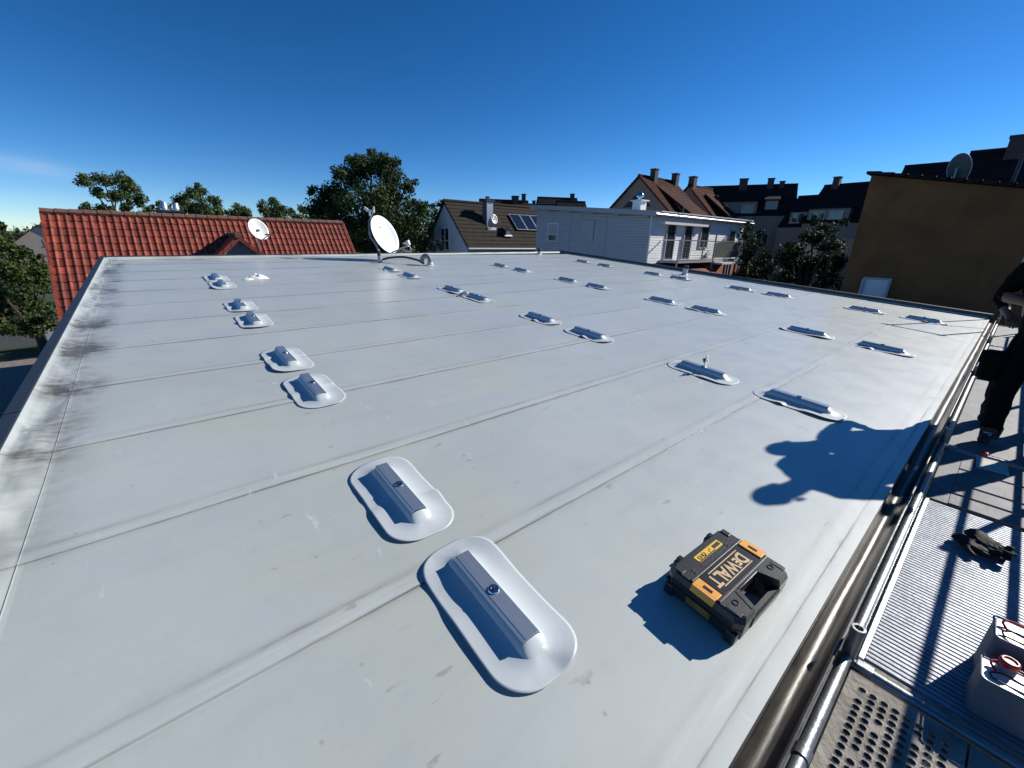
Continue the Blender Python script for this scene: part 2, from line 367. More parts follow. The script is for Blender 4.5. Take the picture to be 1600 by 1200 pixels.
def T(x, y, z): return Matrix.Translation((x, y, z))
def RZ(a): return Matrix.Rotation(a, 4, 'Z')
RX_, N_, O_ = (0.997564, -0.0, -0.069756), (0.069756, 0.0, 0.997564), (-0.1046, 0.0, -1.4963)
RM = Matrix(((RX_[0], 0, N_[0], O_[0]), (RX_[1], 1, N_[1], O_[1]), (RX_[2], 0, N_[2], O_[2]), (0, 0, 0, 1)))  # flat roof frame: u to the gutter, v along it, h up
def rp(u, v, h=0): return RM @ Vector((u, v, h))

# ------------------------------------------------------------------ ground
g = MB().add([(-2500,-2500,0),(2500,-2500,0),(2500,2500,0),(-2500,2500,0)], [(0,1,2,3)])
obj('ground', g, 'ground', mw=T(0, 0, GZ), kind='structure')
g = MB().box((-2.2, -6, 0), (3.2, 22, .004))
obj('yard_path', g, 'asphalt', mw=T(.5, 0, GZ+.004), kind='structure')

# ------------------------------------------------------------------ flat-roofed building under the camera
bld = thing('flat_roof_building', 'flat-roofed building covered in pale grey membrane sheets with a low dark metal rim', 'building', RM)
UF = lambda v: -12.72 - .052*(v+1.0)          # far edge of the membrane
VB, VL = 14.18, -.95
laps = [-.055] + [-1.185 - 1.0725*i for i in range(12)]
def und(u, v): return .004*noise.noise(Vector((u*1.1, v*.7, 3.1))) + .002*noise.noise(Vector((u*3, v*2.2, 8)))
def lapw(u0, v): return u0 + .006*noise.noise(Vector((v*.8, u0*3.7, 0))) + .003*noise.noise(Vector((v*3.1, u0*5.7, 4)))
for i in range(12):
    lo, hi = laps[i], laps[i+1]               # this sheet's lower (gutter side) and upper edge
    ts = [0, .0001, .02, .25, .5, .75, .915, .93, 1.0]
    nv = 90
    mb = MB()
    def fn(a, b, lo=lo, hi=hi, i=i):
        k = ts[int(round(a*(len(ts)-1)))]
        v = VL - .02 + b*(VB+.02-(VL-.02))
        le, he = (lapw(lo, v) if i else lo), lapw(hi, v) - .085   # tucked under the next sheet up
        u = le + (he-le)*k
        base = und(u, v)
        tt = (le-u)
        up = .0045 if i and tt < .088 else (.0045*max(0, 1-(tt-.088)/.02) if i else 0)
        if k == 0: up = -.001
        if i == 0: up = 0 if k else -.0
        fe = UF(v)
        if u < fe: u = fe
        return (u, v, base + up)
    mb.grid(fn, len(ts)-1, nv)
    obj('membrane_sheet', mb, 'membrane', bld, smooth=True)
# left upstand: wrinkled strip running up to the metal rim
def up_l(a, b):
    u = -12.86 + a*(12.86-.10)
    prof = [(-.70, .001), (-.735, .0035), (-.77, .004), (-.82, .009), (-.86, .020), (-.90, .038), (-.925, .060)]
    k = b*(len(prof)-1); i = min(int(k), len(prof)-2); f = k-i
    v = prof[i][0]*(1-f) + prof[i+1][0]*f; h = prof[i][1]*(1-f) + prof[i+1][1]*f
    env = math.sin(min(1, max(0, b-.12)/.88)*PI)
    near = 1 + 1.3*max(0, 1-abs(u+2.6)/1.3)
    wr = .016*near*noise.noise(Vector((u*1.6 + v*5, v*3, 1))) + .010*noise.noise(Vector((u*4.5 - v*9, v*6, 7)))
    far = 1 + .6*max(0, math.sin(u*1.3))
    h += wr*env*far
    v += .006*noise.noise(Vector((u*2, 0, 5)))*env
    v += -.10*max(0, (-u-3.0)/9)*(1-b)          # the lap runs slightly out of parallel
    return (u, v, h)
obj('upstand_membrane', MB().grid(up_l, 260, 24), 'membrane', bld, smooth=True)
# thin weld bead on the lap of that strip
pts = []
for k in range(120):
    p = up_l(k/119, .12); pts.append((p[0], p[1]+.006, p[2]+.001))
obj('weld_bead', MB().tube(pts, .0019, 5), 'membrane', bld, smooth=True)
# far and right upstands
def up_f(a, b):
    v = -.90 + a*(VB+.25+.90); e = UF(v)
    prof = [(.05, .004), (0, .004), (-.03, .012), (-.055, .034), (-.075, .056)]
    k = b*4; i = min(int(k), 3); f = k-i
    return (e + prof[i][0]*(1-f)+prof[i+1][0]*f, v, prof[i][1]*(1-f)+prof[i+1][1]*f + .006*noise.noise(Vector((v*2, b*2, 0)))*b)
obj('upstand_membrane', MB().grid(up_f, 80, 8), 'membrane', bld, smooth=True)
def up_r(a, b):
    u = -13.6 + a*13.5
    prof = [(-.04, .004), (0, .004), (.025, .012), (.04, .03)]
    k = b*3; i = min(int(k), 2); f = k-i
    return (u, VB + prof[i][0]*(1-f)+prof[i+1][0]*f, prof[i][1]*(1-f)+prof[i+1][1]*f)
obj('upstand_membrane', MB().grid(up_r, 60, 6), 'membrane', bld, smooth=True)
# metal rims: left, far, right; in lengths with fine joints
def rim_left(u0, u1):
    return MB().add([(u0,-1.008,-.25),(u0,-1.008,.056),(u0,-1.002,.062),(u0,-.930,.068),(u0,-.924,.064),(u0,-.924,-.02),
                     (u1,-1.008,-.25),(u1,-1.008,.056),(u1,-1.002,.062),(u1,-.930,.068),(u1,-.924,.064),(u1,-.924,-.02)],
                    [(i, i+1, i+7, i+6) for i in range(5)] + [(0,5,11,6), (5,4,3,2,1,0), (6,7,8,9,10,11)])
x = -12.93
while x < -.15:
    e = min(x+2.98, -.12); obj('rim_flashing', rim_left(x, e), 'cap', bld); x += 3.0
v = -1.0
while v < 14.4:
    e = min(v+2.98, 14.5)
    a0, a1 = UF(v)-.076, UF(e)-.076
    obj('rim_flashing', MB().add([(a0-.12,v,-.3),(a0-.12,v,.068),(a0,v,.062),(a0,v,.03),(a1-.12,e,-.3),(a1-.12,e,.068),(a1,e,.062),(a1,e,.03)],
        [(0,1,5,4),(1,2,6,5),(2,3,7,6),(0,3,7,4),(3,2,1,0),(4,5,6,7)]), 'cap', bld); v += 3.0
x = -13.75
while x < -.1:
    e = min(x+2.98, -.02)
    obj('rim_flashing', MB().box((x, VB+.042, -.25), (e, VB+.16, .105)), 'cap', bld); x += 3.0
# eaves: folded drip flashing and walls
obj('eaves_flashing', MB().add([(-.095,-.96,-.006),(-.060,-.96,-.005),(-.053,-.96,-.005),(-.053,-.96,-.034),(-.095,VB+.03,-.006),(-.060,VB+.03,-.005),(-.053,VB+.03,-.005),(-.053,VB+.03,-.034)],
    [(0,1,5,4),(1,2,6,5),(2,3,7,6)]), 'darkcap', bld)
wl = MB().add([(-13.6,-.93,-.12),(-.10,-.93,-.12),(-.10,14.25,-.12),(-13.65,14.25,-.12),(-13.1,-.93,-7.4),(.35,-.93,-6.5),(.35,14.25,-6.5),(-13.1,14.25,-7.4)],
    [(0,1,5,4),(1,2,6,5),(2,3,7,6),(3,0,4,7)])
obj('outer_wall', wl, 'wall_grey', bld)
# half-round gutter
def gut(a, b):
    v = .2 + a*14.1; t = PI*b
    return (-.005 - .047*math.cos(t), v, -.032 - .055*math.sin(t) + (.004*noise.noise(Vector((v*2, b*3, 0)))))
gt = obj('rain_gutter', MB().grid(gut, 120, 14), 'zinc', bld, smooth=True); solid(gt, .002)
gt2 = obj('gutter_bead', MB().tube([(.044, .2, -.031), (.044, 14.3, -.031)], .007, 8), 'zinc', gt, smooth=True)
# loose flaps of membrane at the eaves corner

# ------------------------------------------------------------------ rail feet on their membrane patches
RAIL_L, PATCH_L, PATCH_W = .48, .76, .37
def patch_mesh(seed, lift):
    rnd = random.Random(seed); ph = [rnd.uniform(0, 2*PI) for _ in range(4)]
    amp = [rnd.uniform(.5, 1) for _ in range(4)]
    def edge(t):                                     # long patch with well rounded corners, cut by hand
        R = .150 + .012*math.sin(ph[0]); hx, hy = PATCH_L/2-R, PATCH_W/2-R
        c, s_ = math.cos(t), math.sin(t)
        k = 1e9                                      # ray from the centre to the rounded rectangle
        lo_, hi_ = 0, .6
        for _ in range(24):
            k = (lo_+hi_)/2; x, y = abs(c*k), abs(s_*k)
            qx, qy = x-hx, y-hy
            d = math.hypot(max(qx, 0), max(qy, 0)) + min(max(qx, qy), 0) - R
            if d > 0: hi_ = k
            else: lo_ = k
        k *= 1 + .007*math.sin(3*t+ph[0]) + .005*math.sin(5*t+ph[1])
        return c*k, s_*k
    def inner(t):
        x, y = edge(t); x *= (RAIL_L/2+.030)/(PATCH_L/2); y *= .050/(PATCH_W/2)
        return x, y
    def fn(a, b):
        t = 2*PI*a; x0, y0 = inner(t); x1, y1 = edge(t)
        sw = t + .35*math.sin(2*t+ph[0])
        w_ = math.sin(4*sw+ph[2])*amp[0]*.50 + math.sin(3*sw+ph[3])*amp[1]*.35 + math.sin(7*sw+ph[1])*amp[2]*.20
        q_ = .08 + .85*w_; L = lift*(q_+math.sqrt(q_*q_+.03))*.5
        hr = .004; e_ = b*b*(3-2*b)
        return (x0+(x1-x0)*b, y0+(y1-y0)*b, .003 + hr*(1-e_) + L*(.65*e_+.35*b) + .026*(1-b)**3.0)
    m = MB().grid(fn, 128, 12)
    me = m.mesh('flashing_patch', True); return me
def sleeve_mesh():
    def fn(a, b):
        x = -1 + 2*a; t = PI*b
        L = RAIL_L/2 + .060
        e = max(0, (abs(x)*L - (L-.066))/.066)             # 0 along the rail, 1 at the tip of the sleeve
        hz_ = max(0, 1-e**1.1)*(.93 if e > 0 else 1); wz = math.sqrt(max(0, 1-e**2.6))
        yy = -math.cos(t)
        wy = (.062*wz + .001)*math.copysign(abs(yy)**.8, yy)
        return (x*L, wy*(1 - .26*math.sin(t)), .012 + .062*hz_*math.sin(t)**.55)
    return MB().grid(fn, 64, 16).mesh('membrane_sleeve', True)
def rail_mesh():
    sec = [(-.052,.030),(-.050,.044),(-.041,.047),(-.039,.056),(-.041,.062),(-.034,.078),(-.031,.080),(.031,.080),(.034,.078),(.041,.062),(.039,.056),(.041,.047),(.050,.044),(.052,.030),
           (.049,.030),(.047,.041),(.036,.044),(.033,.072),(-.033,.072),(-.036,.044),(-.047,.041),(-.049,.030)]
    m = MB(); k = len(sec); h = RAIL_L/2
    vs = [(-h, y, z) for y, z in sec] + [(h, y, z) for y, z in sec]
    m.add(vs, [(i, (i+1) % k, k+(i+1) % k, k+i) for i in range(k)] + [(i, i+1, k-2-i, k-1-i) for i in range(k//2-1)] + [(k+i, k+i+1, 2*k-2-i, 2*k-1-i) for i in range(k//2-1)])
    return m.mesh('aluminium_rail')
def screw_mesh():
    m = MB().lathe([(.023, .080), (.024, .084), (.022, .0875), (.0105, .088), (.009, .084), (.0, .0838)], 18)
    return m.mesh('screw_head', True)
def slot_mesh():
    return MB().box((-.014, -.0018, .0868), (.014, .0018, .0884)).mesh('drive_slot')
patches = [patch_mesh(11, .026), patch_mesh(23, .032), patch_mesh(37, .023), patch_mesh(41, .034), patch_mesh(58, .028)]
SLEEVE, RAIL, SCREW, SLOT = sleeve_mesh(), rail_mesh(), screw_mesh(), slot_mesh()
for me, k in ((SLEEVE, .90), (RAIL, .90), (SCREW, 1), (SLOT, 1)):
    for q in me.vertices: q.co.z = q.co.z*k if k < 1 else q.co.z - .008
rowsU = [[-.93,-1.79,-3.49,-4.39,-6.09,-7.02,-8.87,-9.66],
         [-.92,-1.87,-3.53,-4.52,-6.22,-7.08,-8.97,-10.06],
         [-.91,-1.88,-3.60,-4.56,-6.33,-7.29,-9.10,-10.09],
         [-.92,-1.91,-3.70,-4.65,-6.50,-7.40,-9.40,-10.50]]
rowsV = [[.785,.775,.79,.785,.785,.775,.77,.76], [4.42]*8, [7.97]*8, [11.97,11.97,12.0,12.0,12.08,12.05,12.13,12.2]]
rown = ['row nearest the left upstand', 'second row from the left upstand', 'third row from the left upstand', 'row along the right hand rim']
ordn = ['nearest', 'second nearest', 'third nearest', 'fourth nearest', 'fifth nearest', 'sixth nearest', 'seventh nearest', 'farthest']
rr = random.Random(3)
for r in range(4):
    for k in range(8):
        rz = rr.uniform(-.02, .02) + (PI if rr.random() < .5 else 0)
        mw = RM @ T(rowsU[r][k], rowsV[r][k], .002) @ RZ(rz)
        lab = '%s aluminium rail foot in the %s' % (ordn[k], rown[r])
        t = thing('rail_mount', lab, 'roof mount', mw, 'rail feet in four rows on the flat roof')
        pm = patches[rr.randrange(5)] if (r, k) not in ((0, 0), (0, 1)) else patches[1 if k == 0 else 2]
        p = link('flashing_patch', pm, 'patch', t)
        if not p.modifiers: solid(p, .0012, 1)
        link('membrane_sleeve', SLEEVE, 'patch', t)
        q = link('aluminium_rail', RAIL, 'alu', t)
        s_ = link('screw_head', SCREW, 'steel', t); link('drive_slot', SLOT, 'mesh_dark', s_)

# white end clamp standing on the second rail of the second row
t = thing('end_clamp', 'small white clamp with a bolt standing on a rail of the second row', 'clamp', RM @ T(-1.855, 4.42, .074))
obj('clamp_body', MB().box((-.018, -.02, 0), (.018, .02, .006), ch=.001).box((-.006, -.016, .006), (.006, .016, .135), ch=.001), 'plaster', t)
obj('bolt', MB().tube([(-.035, 0, .075), (.02, 0, .075)], .008, 8).tube([(-.04, 0, .075), (-.03, 0, .075)], .014, 6), 'steel', t)
obj('clamp_jaw', MB().box((-.026, -.014, .05), (-.008, .014, .095), ch=.001), 'mesh_dark', t)
# dark leaf-like flap between two feet
def flap(a, b): return (-.05+.1*a, -.10+.2*b, .012+.10*math.sin(PI*b)*(.4+.6*a)*(1-.5*(2*b-1)**2))
t = obj('membrane_offcut', MB().grid(flap, 5, 8), 'patch', None, True, RM @ T(-6.55, 4.30, .0) @ RZ(.4)); solid(t, .002)
tag(t, 'small curled membrane offcut lying between two rail feet of the second row', 'offcut')
# crumpled rag
def rag(a, b):
    t = 2*PI*a; r = b; e = .13*(1 + .5*math.cos(t)) * (1 + .25*noise.noise(Vector((math.cos(t)*2, math.sin(t)*2, 1))))
    return (r*e*math.cos(t), r*e*1.3*math.sin(t), max(0.004, (1-r*r)*.075*(1+.7*noise.noise(Vector((r*e*math.cos(t)*22, r*e*math.sin(t)*22, 2))))))
t = obj('crumpled_rag', MB().grid(rag, 36, 12), 'rag', None, True, RM @ T(-9.55, 1.42, 0))
tag(t, 'crumpled white rag lying alone on the grey membrane behind the left rail feet', 'rag')
t = obj('rag_scrap', MB().grid(lambda a, b: tuple(x*.5 for x in rag(a, b)), 20, 6), 'rag', None, True, RM @ T(-9.42, 1.24, 0))
tag(t, 'tiny white scrap lying next to the crumpled rag', 'rag')

# ------------------------------------------------------------------ big satellite dish on its mast, hose and vents
bx, by = -11.66, 4.82
t = thing('satellite_dish', 'large white satellite dish on a short mast at the far edge of the flat roof', 'satellite dish', T(*rp(bx, by, 0)))
B0 = Vector(rp(bx, by, 0))
obj('mast', MB().tube([(0, 0, -.02), (0, 0, .30), (-.06, -.03, .46), (-.23, -.11, .66), (-.25, -.12, .80)], .030, 12).tube([(0,0,-.02),(0,0,.16)], .042, 12), 'galv', t, True)
obj('mast_foot', MB().lathe([(.11, 0), (.10, .012), (.055, .03), (.045, .05)], 18), 'patch', t, True)
cl = obj('mast_sleeve', MB().tube([(0, 0, .16), (0, 0, .30)], .046, 12), 'black_rubber', t, True)
def dish(t, ctr, az, el, w_, h_, depth, parts=True):
    """offset reflector: ctr relative to thing, bore direction az (from +Y to +X) / el"""
    d = Vector((math.sin(az)*math.cos(el), math.cos(az)*math.cos(el), math.sin(el)))
    q = d.to_track_quat('Z', 'Y').to_matrix().to_4x4()
    mx = Matrix.Translation(ctr) @ q
    def fn(a, b):
        an = 2*PI*a; return (b*w_/2*math.cos(an), b*h_/2*math.sin(an), depth*(b*b-1))
    r_ = obj('reflector', MB().grid(fn, 56, 12), 'white_dish', t, True, mx); solid(r_, .004)
    rim = obj('reflector_rim', MB().tube([(w_/2*math.cos(2*PI*k/48), h_/2*math.sin(2*PI*k/48), -.006) for k in range(49)], .009, 6, False), 'white_dish', r_, True)
    return mx, r_
ctr = Vector((-11.98, 5.16, 0.06)) - B0
MX, refl = dish(t, ctr, rad(66), rad(24), .96, 1.10, .12)
obj('back_bracket', MB().box((-.09, -.16, -.24), (.09, .16, -.12), ch=.01).tube([(0, 0, -.2), (-.0, -.05, -.36)], .03, 8), 'galv', t, True, MX)
# print on the reflector: round emblem above a line of small letters
em = MB().lathe([(.040, 0), (.040, .003)], 20)
obj('emblem', em, 'red_logo', refl, mw=T(0, .26, -.090) @ Matrix.Rotation(rad(-10), 4, 'X'))
def text_mesh(s_, size, name, ext=.001, bold=0):
    cu = bpy.data.curves.new(name, 'FONT'); cu.body = s_; cu.size = size; cu.align_x = 'CENTER'; cu.align_y = 'CENTER'; cu.extrude = ext; cu.offset = bold
    cu.resolution_u = 3
    o = bpy.data.objects.new(name, cu); C.objects.link(o)
    me = bpy.data.meshes.new_from_object(o.evaluated_get(bpy.context.evaluated_depsgraph_get()))
    bpy.data.objects.remove(o); bpy.data.curves.remove(cu); me.name = name
    return me
lt = MB()
for k, (wd, ht) in enumerate(((.028, .040), (.022, .030), (.018, .040), (.026, .030), (.026, .030))): lt.box((-.10+.042*k, 0, 0), (-.10+.042*k+wd, ht, .002))
obj('lettering', lt, 'grey_logo', refl, mw=T(0, .15, -.106) @ Matrix.Rotation(rad(-8), 4, 'X'))
# feed arm and converter
arm0 = Vector((0, -.53, -.03)); arm1 = Vector((0, -.60, .62))
ar = obj('feed_arm', MB().tube([(0, -.42, -.16), arm0, arm1], .022, 6), 'galv', t, True, MX)
ln = obj('converter', MB().tube([(0, -.50, .58), (0, -.50, .70)], .038, 12).tube([(0, -.50, .56), (0, -.48, .50)], .030, 12).box((-.035, -.60, .60), (.035, -.48, .70), ch=.006), 'lnb', ar, True)
obj('converter_cable', MB().tube([(0, -.60, .66), (.02, -.72, .66), (.02, -.76, .58), (.01, -.70, .46), (0, -.62, .42)], .011, 8), 'lnb', ar, True)
# second converter clamp on top of the mast
mt_ = Vector((-.40, -.02, 1.34))
tp = obj('top_bracket', MB().tube([(-.25, -.12, .78), (-.34, -.08, 1.05), (-.24, .05, 1.36)], .020, 8), 'galv', t, True)
obj('top_converter', MB().tube([(-.20, .05, 1.34), (-.42, -.06, 1.36)], .030, 10).tube([(-.40, -.05, 1.36), (-.48, -.10, 1.42)], .045, 10).tube([(-.36, -.02, 1.34), (-.37, -.02, 1.22)], .024, 8).tube([(-.22, .04, 1.30), (-.22, .05, 1.46)], .032, 8), 'lnb', tp, True)
# hose to the swan-neck vent
hp = [rp(bx+.03, by+.08, .06), rp(bx+.2, by+.22, .13), rp(bx+.5, by+.5, .18), rp(bx+.75, by+.78, .13), rp(-10.72, 5.72, .05)]
def smooth(pts, n=8):
    out = []
    P = [pts[0]]+list(pts)+[pts[-1]]; P = [Vector(p) for p in P]
    for i in range(1, len(P)-2):
        for k in range(n):
            s_ = k/n; a, b, c, d = P[i-1], P[i], P[i+1], P[i+2]
            out.append(.5*((2*b)+(-a+c)*s_+(2*a-5*b+4*c-d)*s_*s_+(-a+3*b-3*c+d)*s_**3))
    out.append(P[-2]); return out
hz = MB().tube([p-B0 for p in smooth(hp, 14)], [.030 + .003*(k % 2) for k in range(14*4+1)], 10)
h_ = tag(obj('cable_hose', hz, 'hose', None, True, T(*B0)), 'black ribbed hose arching from the dish mast to the grey swan neck vent', 'hose')
t = thing('swan_neck_vent', 'grey swan neck vent pipe where the black hose ends beside the dish', 'vent', RM @ T(-10.62, 5.86, 0))
nk = [(0, 0, 0), (0, 0, .13)] + [(-.08 + .08*math.cos(a), -.08+.08*math.cos(a), .15 + .11*math.sin(a)) for a in [PI*k/10 for k in range(11)]] + [(-.16, -.16, .10)]
obj('bent_pipe', MB().tube(nk, [.062]*2 + [.062 + .004*(k % 2) for k in range(len(nk)-2)], 14), 'vent', t, True)
obj('pipe_collar', MB().lathe([(.17, .004), (.12, .012), (.085, .03), (.075, .10), (.07, .105)], 20), 'patch', t, True)
def stub(u, v, h, r, label):
    t = thing('vent_pipe', label, 'vent pipe', RM @ T(u, v, 0), 'short vent pipes through the roof')
    obj('pipe', MB().lathe([(r*1.9, .004), (r*1.3, .015), (r*1.05, .04), (r, .06), (r, h-.09)], 18), 'patch', t, True)
    obj('cowl', MB().lathe([(r*1.02, h-.10), (r*1.02, h-.02), (r*.9, h), (r*.7, h+.004)], 18), 'black_rubber', t, True)
stub(-13.05, 12.35, .23, .085, 'short white vent pipe with black top by the far right corner of the roof')
stub(-7.02, 13.35, .30, .080, 'pale vent pipe with black cap behind the rail feet near the right rim')

# ------------------------------------------------------------------ tool case
t = thing('tool_case', 'black plastic power tool case with yellow latches lying flat on the roof near the gutter', 'tool case', RM @ T(-.365, 1.66, .003) @ RZ(rad(-2.5)))
def octa(w_, d_, c, notch=None):
    P = [(-w_, -d_+c), (-w_+c, -d_), (w_-c, -d_), (w_, -d_+c)]
    if notch: P += [(w_, -notch[0]), (notch[2], -notch[1]), (notch[2], notch[1]), (w_, notch[0])]
    return P + [(w_, d_-c), (w_-c, d_), (-w_+c, d_), (-w_, d_-c)]
def loft(rings):
    k = len(rings[0][0]); vs = []; fs = []
    for poly, z in rings: vs += [(x, y, z) for x, y in poly]
    for r in range(len(rings)-1):
        for i in range(k): fs.append((r*k+i, r*k+(i+1) % k, (r+1)*k+(i+1) % k, (r+1)*k+i))
    fs += [tuple(range(k))[::-1], tuple(range((len(rings)-1)*k, len(rings)*k))]
    return vs, fs
NT = (.115, .082, .074)
base = MB().add(*loft([(octa(.150, .210, .03, (.115, .082, .074)), 0), (octa(.163, .228, .032, NT), .014), (octa(.165, .232, .032, NT), .060), (octa(.165, .232, .032, NT), .064)]))
for sx, sy in ((-1, -1), (-1, 1), (1, -1), (1, 1)):
    base.box((sx*.135-.022, sy*.205-.03, -.003), (sx*.135+.022, sy*.205+.03, .052), ch=.006)
bo = obj('case_base', base, 'case', t)
lid = MB().add(*loft([(octa(.164, .231, .032, NT), .067), (octa(.164, .231, .032, NT), .098), (octa(.156, .222, .032, NT), .122), (octa(.150, .216, .03, (.115, .086, .070)), .126)]))
li = obj('case_lid', lid, 'case', t)
sb = MB().box((-.160, -.226, .0635), (.084, .226, .0675)); obj('lid_seam', sb, 'case_dark', t)
# raised ribs, centre band and moulded details on the lid
rb = MB()
for x in (-.062, .058): rb.box((x-.006, -.214, .1255), (x+.006, .214, .131), ch=.002)
for x, y in ((-.075, -.16), (-.075, .12)):
    rb.box((x-.018, y, .1255), (x-.012, y+.022, .1295)).box((x-.004, y, .1255), (x+.002, y+.022, .1295))
for y in (-.20, .20): rb.box((-.146, y-.014, .1255), (-.104, y+.014, .131), ch=.002).box((.085, y-.012, .1255), (.142, y+.012, .1285), ch=.001)
rb.box((-.085, -.10, .1255), (-.078, .12, .1275))
obj('lid_rib', rb, 'case', li)
cb = MB().box((-.055, -.165, .1258), (.051, .165, .1275)); obj('centre_panel', cb, 'case_dark', li)
ov = MB()
for y in (-.160, .160):
    pts_ = [(.098+.011*math.cos(a), y+.013*math.sin(a), .127) for a in [PI*.2+2*PI*.85*k/12 for k in range(13)]]
    ov.tube(pts_, .0026, 6)
obj('oval_boss', ov, 'case_dark', li)
hg = MB()
for y in (-.13, .13): hg.box((-.180, y-.024, .045), (-.160, y+.024, .105), ch=.006).box((-.176, y-.016, .10), (-.150, y+.016, .122), ch=.005)
obj('hinge', hg, 'case_dark', t)
hd_ = MB()
hd_.add(*loft([([(.138, -.140), (.166, -.130), (.166, .130), (.138, .140)], .030), ([(.134, -.140), (.170, -.128), (.170, .128), (.134, .140)], .045), ([(.134, -.138), (.168, -.124), (.168, .124), (.134, .138)], .078), ([(.142, -.134), (.160, -.120), (.160, .120), (.142, .134)], .088)]))
hd_.box((.068, -.090, .055), (.077, .090, .128), ch=.002)
hd_.add(*loft([([(.070, -.112), (.165, -.140), (.165, -.114), (.076, -.080)], .062), ([(.070, -.106), (.150, -.134), (.150, -.112), (.074, -.082)], .1285)]))
hd_.add(*loft([([(.070, .112), (.076, .080), (.165, .114), (.165, .140)], .062), ([(.070, .106), (.074, .082), (.150, .112), (.150, .134)], .1285)]))
obj('handle', hd_, 'case', t, True)
for sy in (-1, 1):
    la = MB().box((-.052, sy*.196-.022, .1262), (.050, sy*.196+.020, .1325), ch=.002)
    la.add(*loft([([(-.050, sy*.214), (.048, sy*.214), (.048, sy*.230), (-.050, sy*.230)][::sy], .132), ([(-.050, sy*.222), (.048, sy*.222), (.048, sy*.240), (-.050, sy*.240)][::sy], .105)]))
    l_ = obj('latch', la, 'case_yellow', t)
    s2 = MB().box((-.018, sy*.200-.008, .1325), (.022, sy*.200+.007, .1335)); obj('latch_slot', s2, 'case_dark', l_)
    if sy < 0: obj('side_sticker', MB().box((-.055, -.2345, .028), (.05, -.2322, .060)), 'label_shaded', t)
st = obj('yellow_sticker', MB().box((-.128, -.085, .1262), (-.094, .115, .1272)), 'label_yellow', t)
pr = MB().box((-.120, .050, .1272), (-.102, .108, .1276))
for y in (-.06, -.025): pr.tube([(-.111+.009*math.cos(2*PI*k/12), y+.009*math.sin(2*PI*k/12), .1275) for k in range(13)], .0022, 5, False)
pr.box((-.122, -.042, .1272), (-.100, -.039, .1276)).box((-.113, .012, .1272), (-.101, .016, .1276)).box((-.113, .012, .1272), (-.110, .03, .1276)).box((-.122, .026, .1272), (-.110, .03, .1276))
pr.box((-.100, -.085, .1272), (-.095, .05, .1275))
obj('sticker_print', pr, 'print_black', st)
# maker's name across the centre band, read from the hinge side
lm = MB()
for x in (-.040, .034): lm.box((x-.0022, -.118, .1276), (x+.0022, .128, .1284))
tx = obj('name_bars', lm, 'print_tan', li)
yy = .122
for s_, size, sc in (('D', .078, .92), ('E', .056, .92), ('W', .078, .86), ('A', .078, .92), ('L', .078, .86), ('T', .078, .90)):
    me = text_mesh(s_, size, 'letter', .0006, .0022)
    xs = [v_.co.x for v_ in me.vertices]; wd = (max(xs)-min(xs))*sc; ys = [v_.co.y for v_ in me.vertices]
    for v_ in me.vertices: v_.co.x = (v_.co.x-min(xs))*sc; v_.co.y -= min(ys)
    for v_ in me.vertices: pass
    dz = 0 if s_ != 'E' else .006
    link('letter', me, 'print_tan', tx, T(-.030+dz, yy, .1282) @ RZ(-PI/2))
    yy -= wd + (-.005 if s_ in 'WA' else .001)

# ------------------------------------------------------------------ scaffold in front of the eaves
DZ = -1.62
sc_ = thing('scaffold', 'galvanised tube scaffold standing along the gutter with guard rails on its outer side', 'scaffold', T(.3, 2, GZ))
def P(x, y, z): return (x-.3, y-2, z-GZ)
XI, XO = -.028, .74
bays = [-1.2, 1.88, 4.95, 8.02, 11.1, 14.2]
for y in bays:
    st_ = obj('standard', MB().tube([P(XI, y, GZ), P(XI, y, -1.47)], .0242, 14).lathe([(.0242, -1.475-GZ), (.026, -1.462-GZ), (.024, -1.452-GZ), (.015, -1.452-GZ), (.015, -1.50-GZ), (.001, -1.50-GZ)], 16, T(XI-.3, y-2, 0)), 'galv', sc_, True)
    obj('rosette', MB().lathe([(.026, -1.66-GZ), (.055, -1.655-GZ), (.055, -1.645-GZ), (.026, -1.64-GZ)], 12, T(XI-.3, y-2, 0)), 'galv', st_)
    so_ = obj('standard', MB().tube([P(XO, y, GZ), P(XO, y, -.50)], .0242, 12), 'galv', sc_, True)
    obj('transom', MB().tube([P(XI+.02, y, -1.632), P(XO, y, -1.632)], .022, 10), 'galv', sc_, True)
    obj('wedge_coupler', MB().box(P(XI+.03, y-.018, -1.66), P(XI+.085, y+.018, -1.605), ch=.004), 'galv', sc_)
for a, b in zip(bays[:-1], bays[1:]):
    obj('inner_ledger', MB().tube([P(XI-.004, a+.03, -1.60), P(XI-.004, b-.03, -1.60)], .0225, 12), 'galv', sc_, True)
    for hh in (.62, 1.04): obj('guard_rail', MB().tube([P(XO, a, DZ+hh), P(XO, b, DZ+hh)], .019 if hh > 1 else .019, 10), 'galv', sc_, True)
    obj('toe_board', MB().box(P(XO-.045, a+.03, DZ+.01), P(XO-.02, b-.03, DZ+.15)), 'wood_plate', sc_)
obj('tube_sleeve', MB().tube([P(XI-.004, 1.30, -1.60), P(XI-.004, 1.345, -1.60)], .027, 12), 'galv', sc_, True)
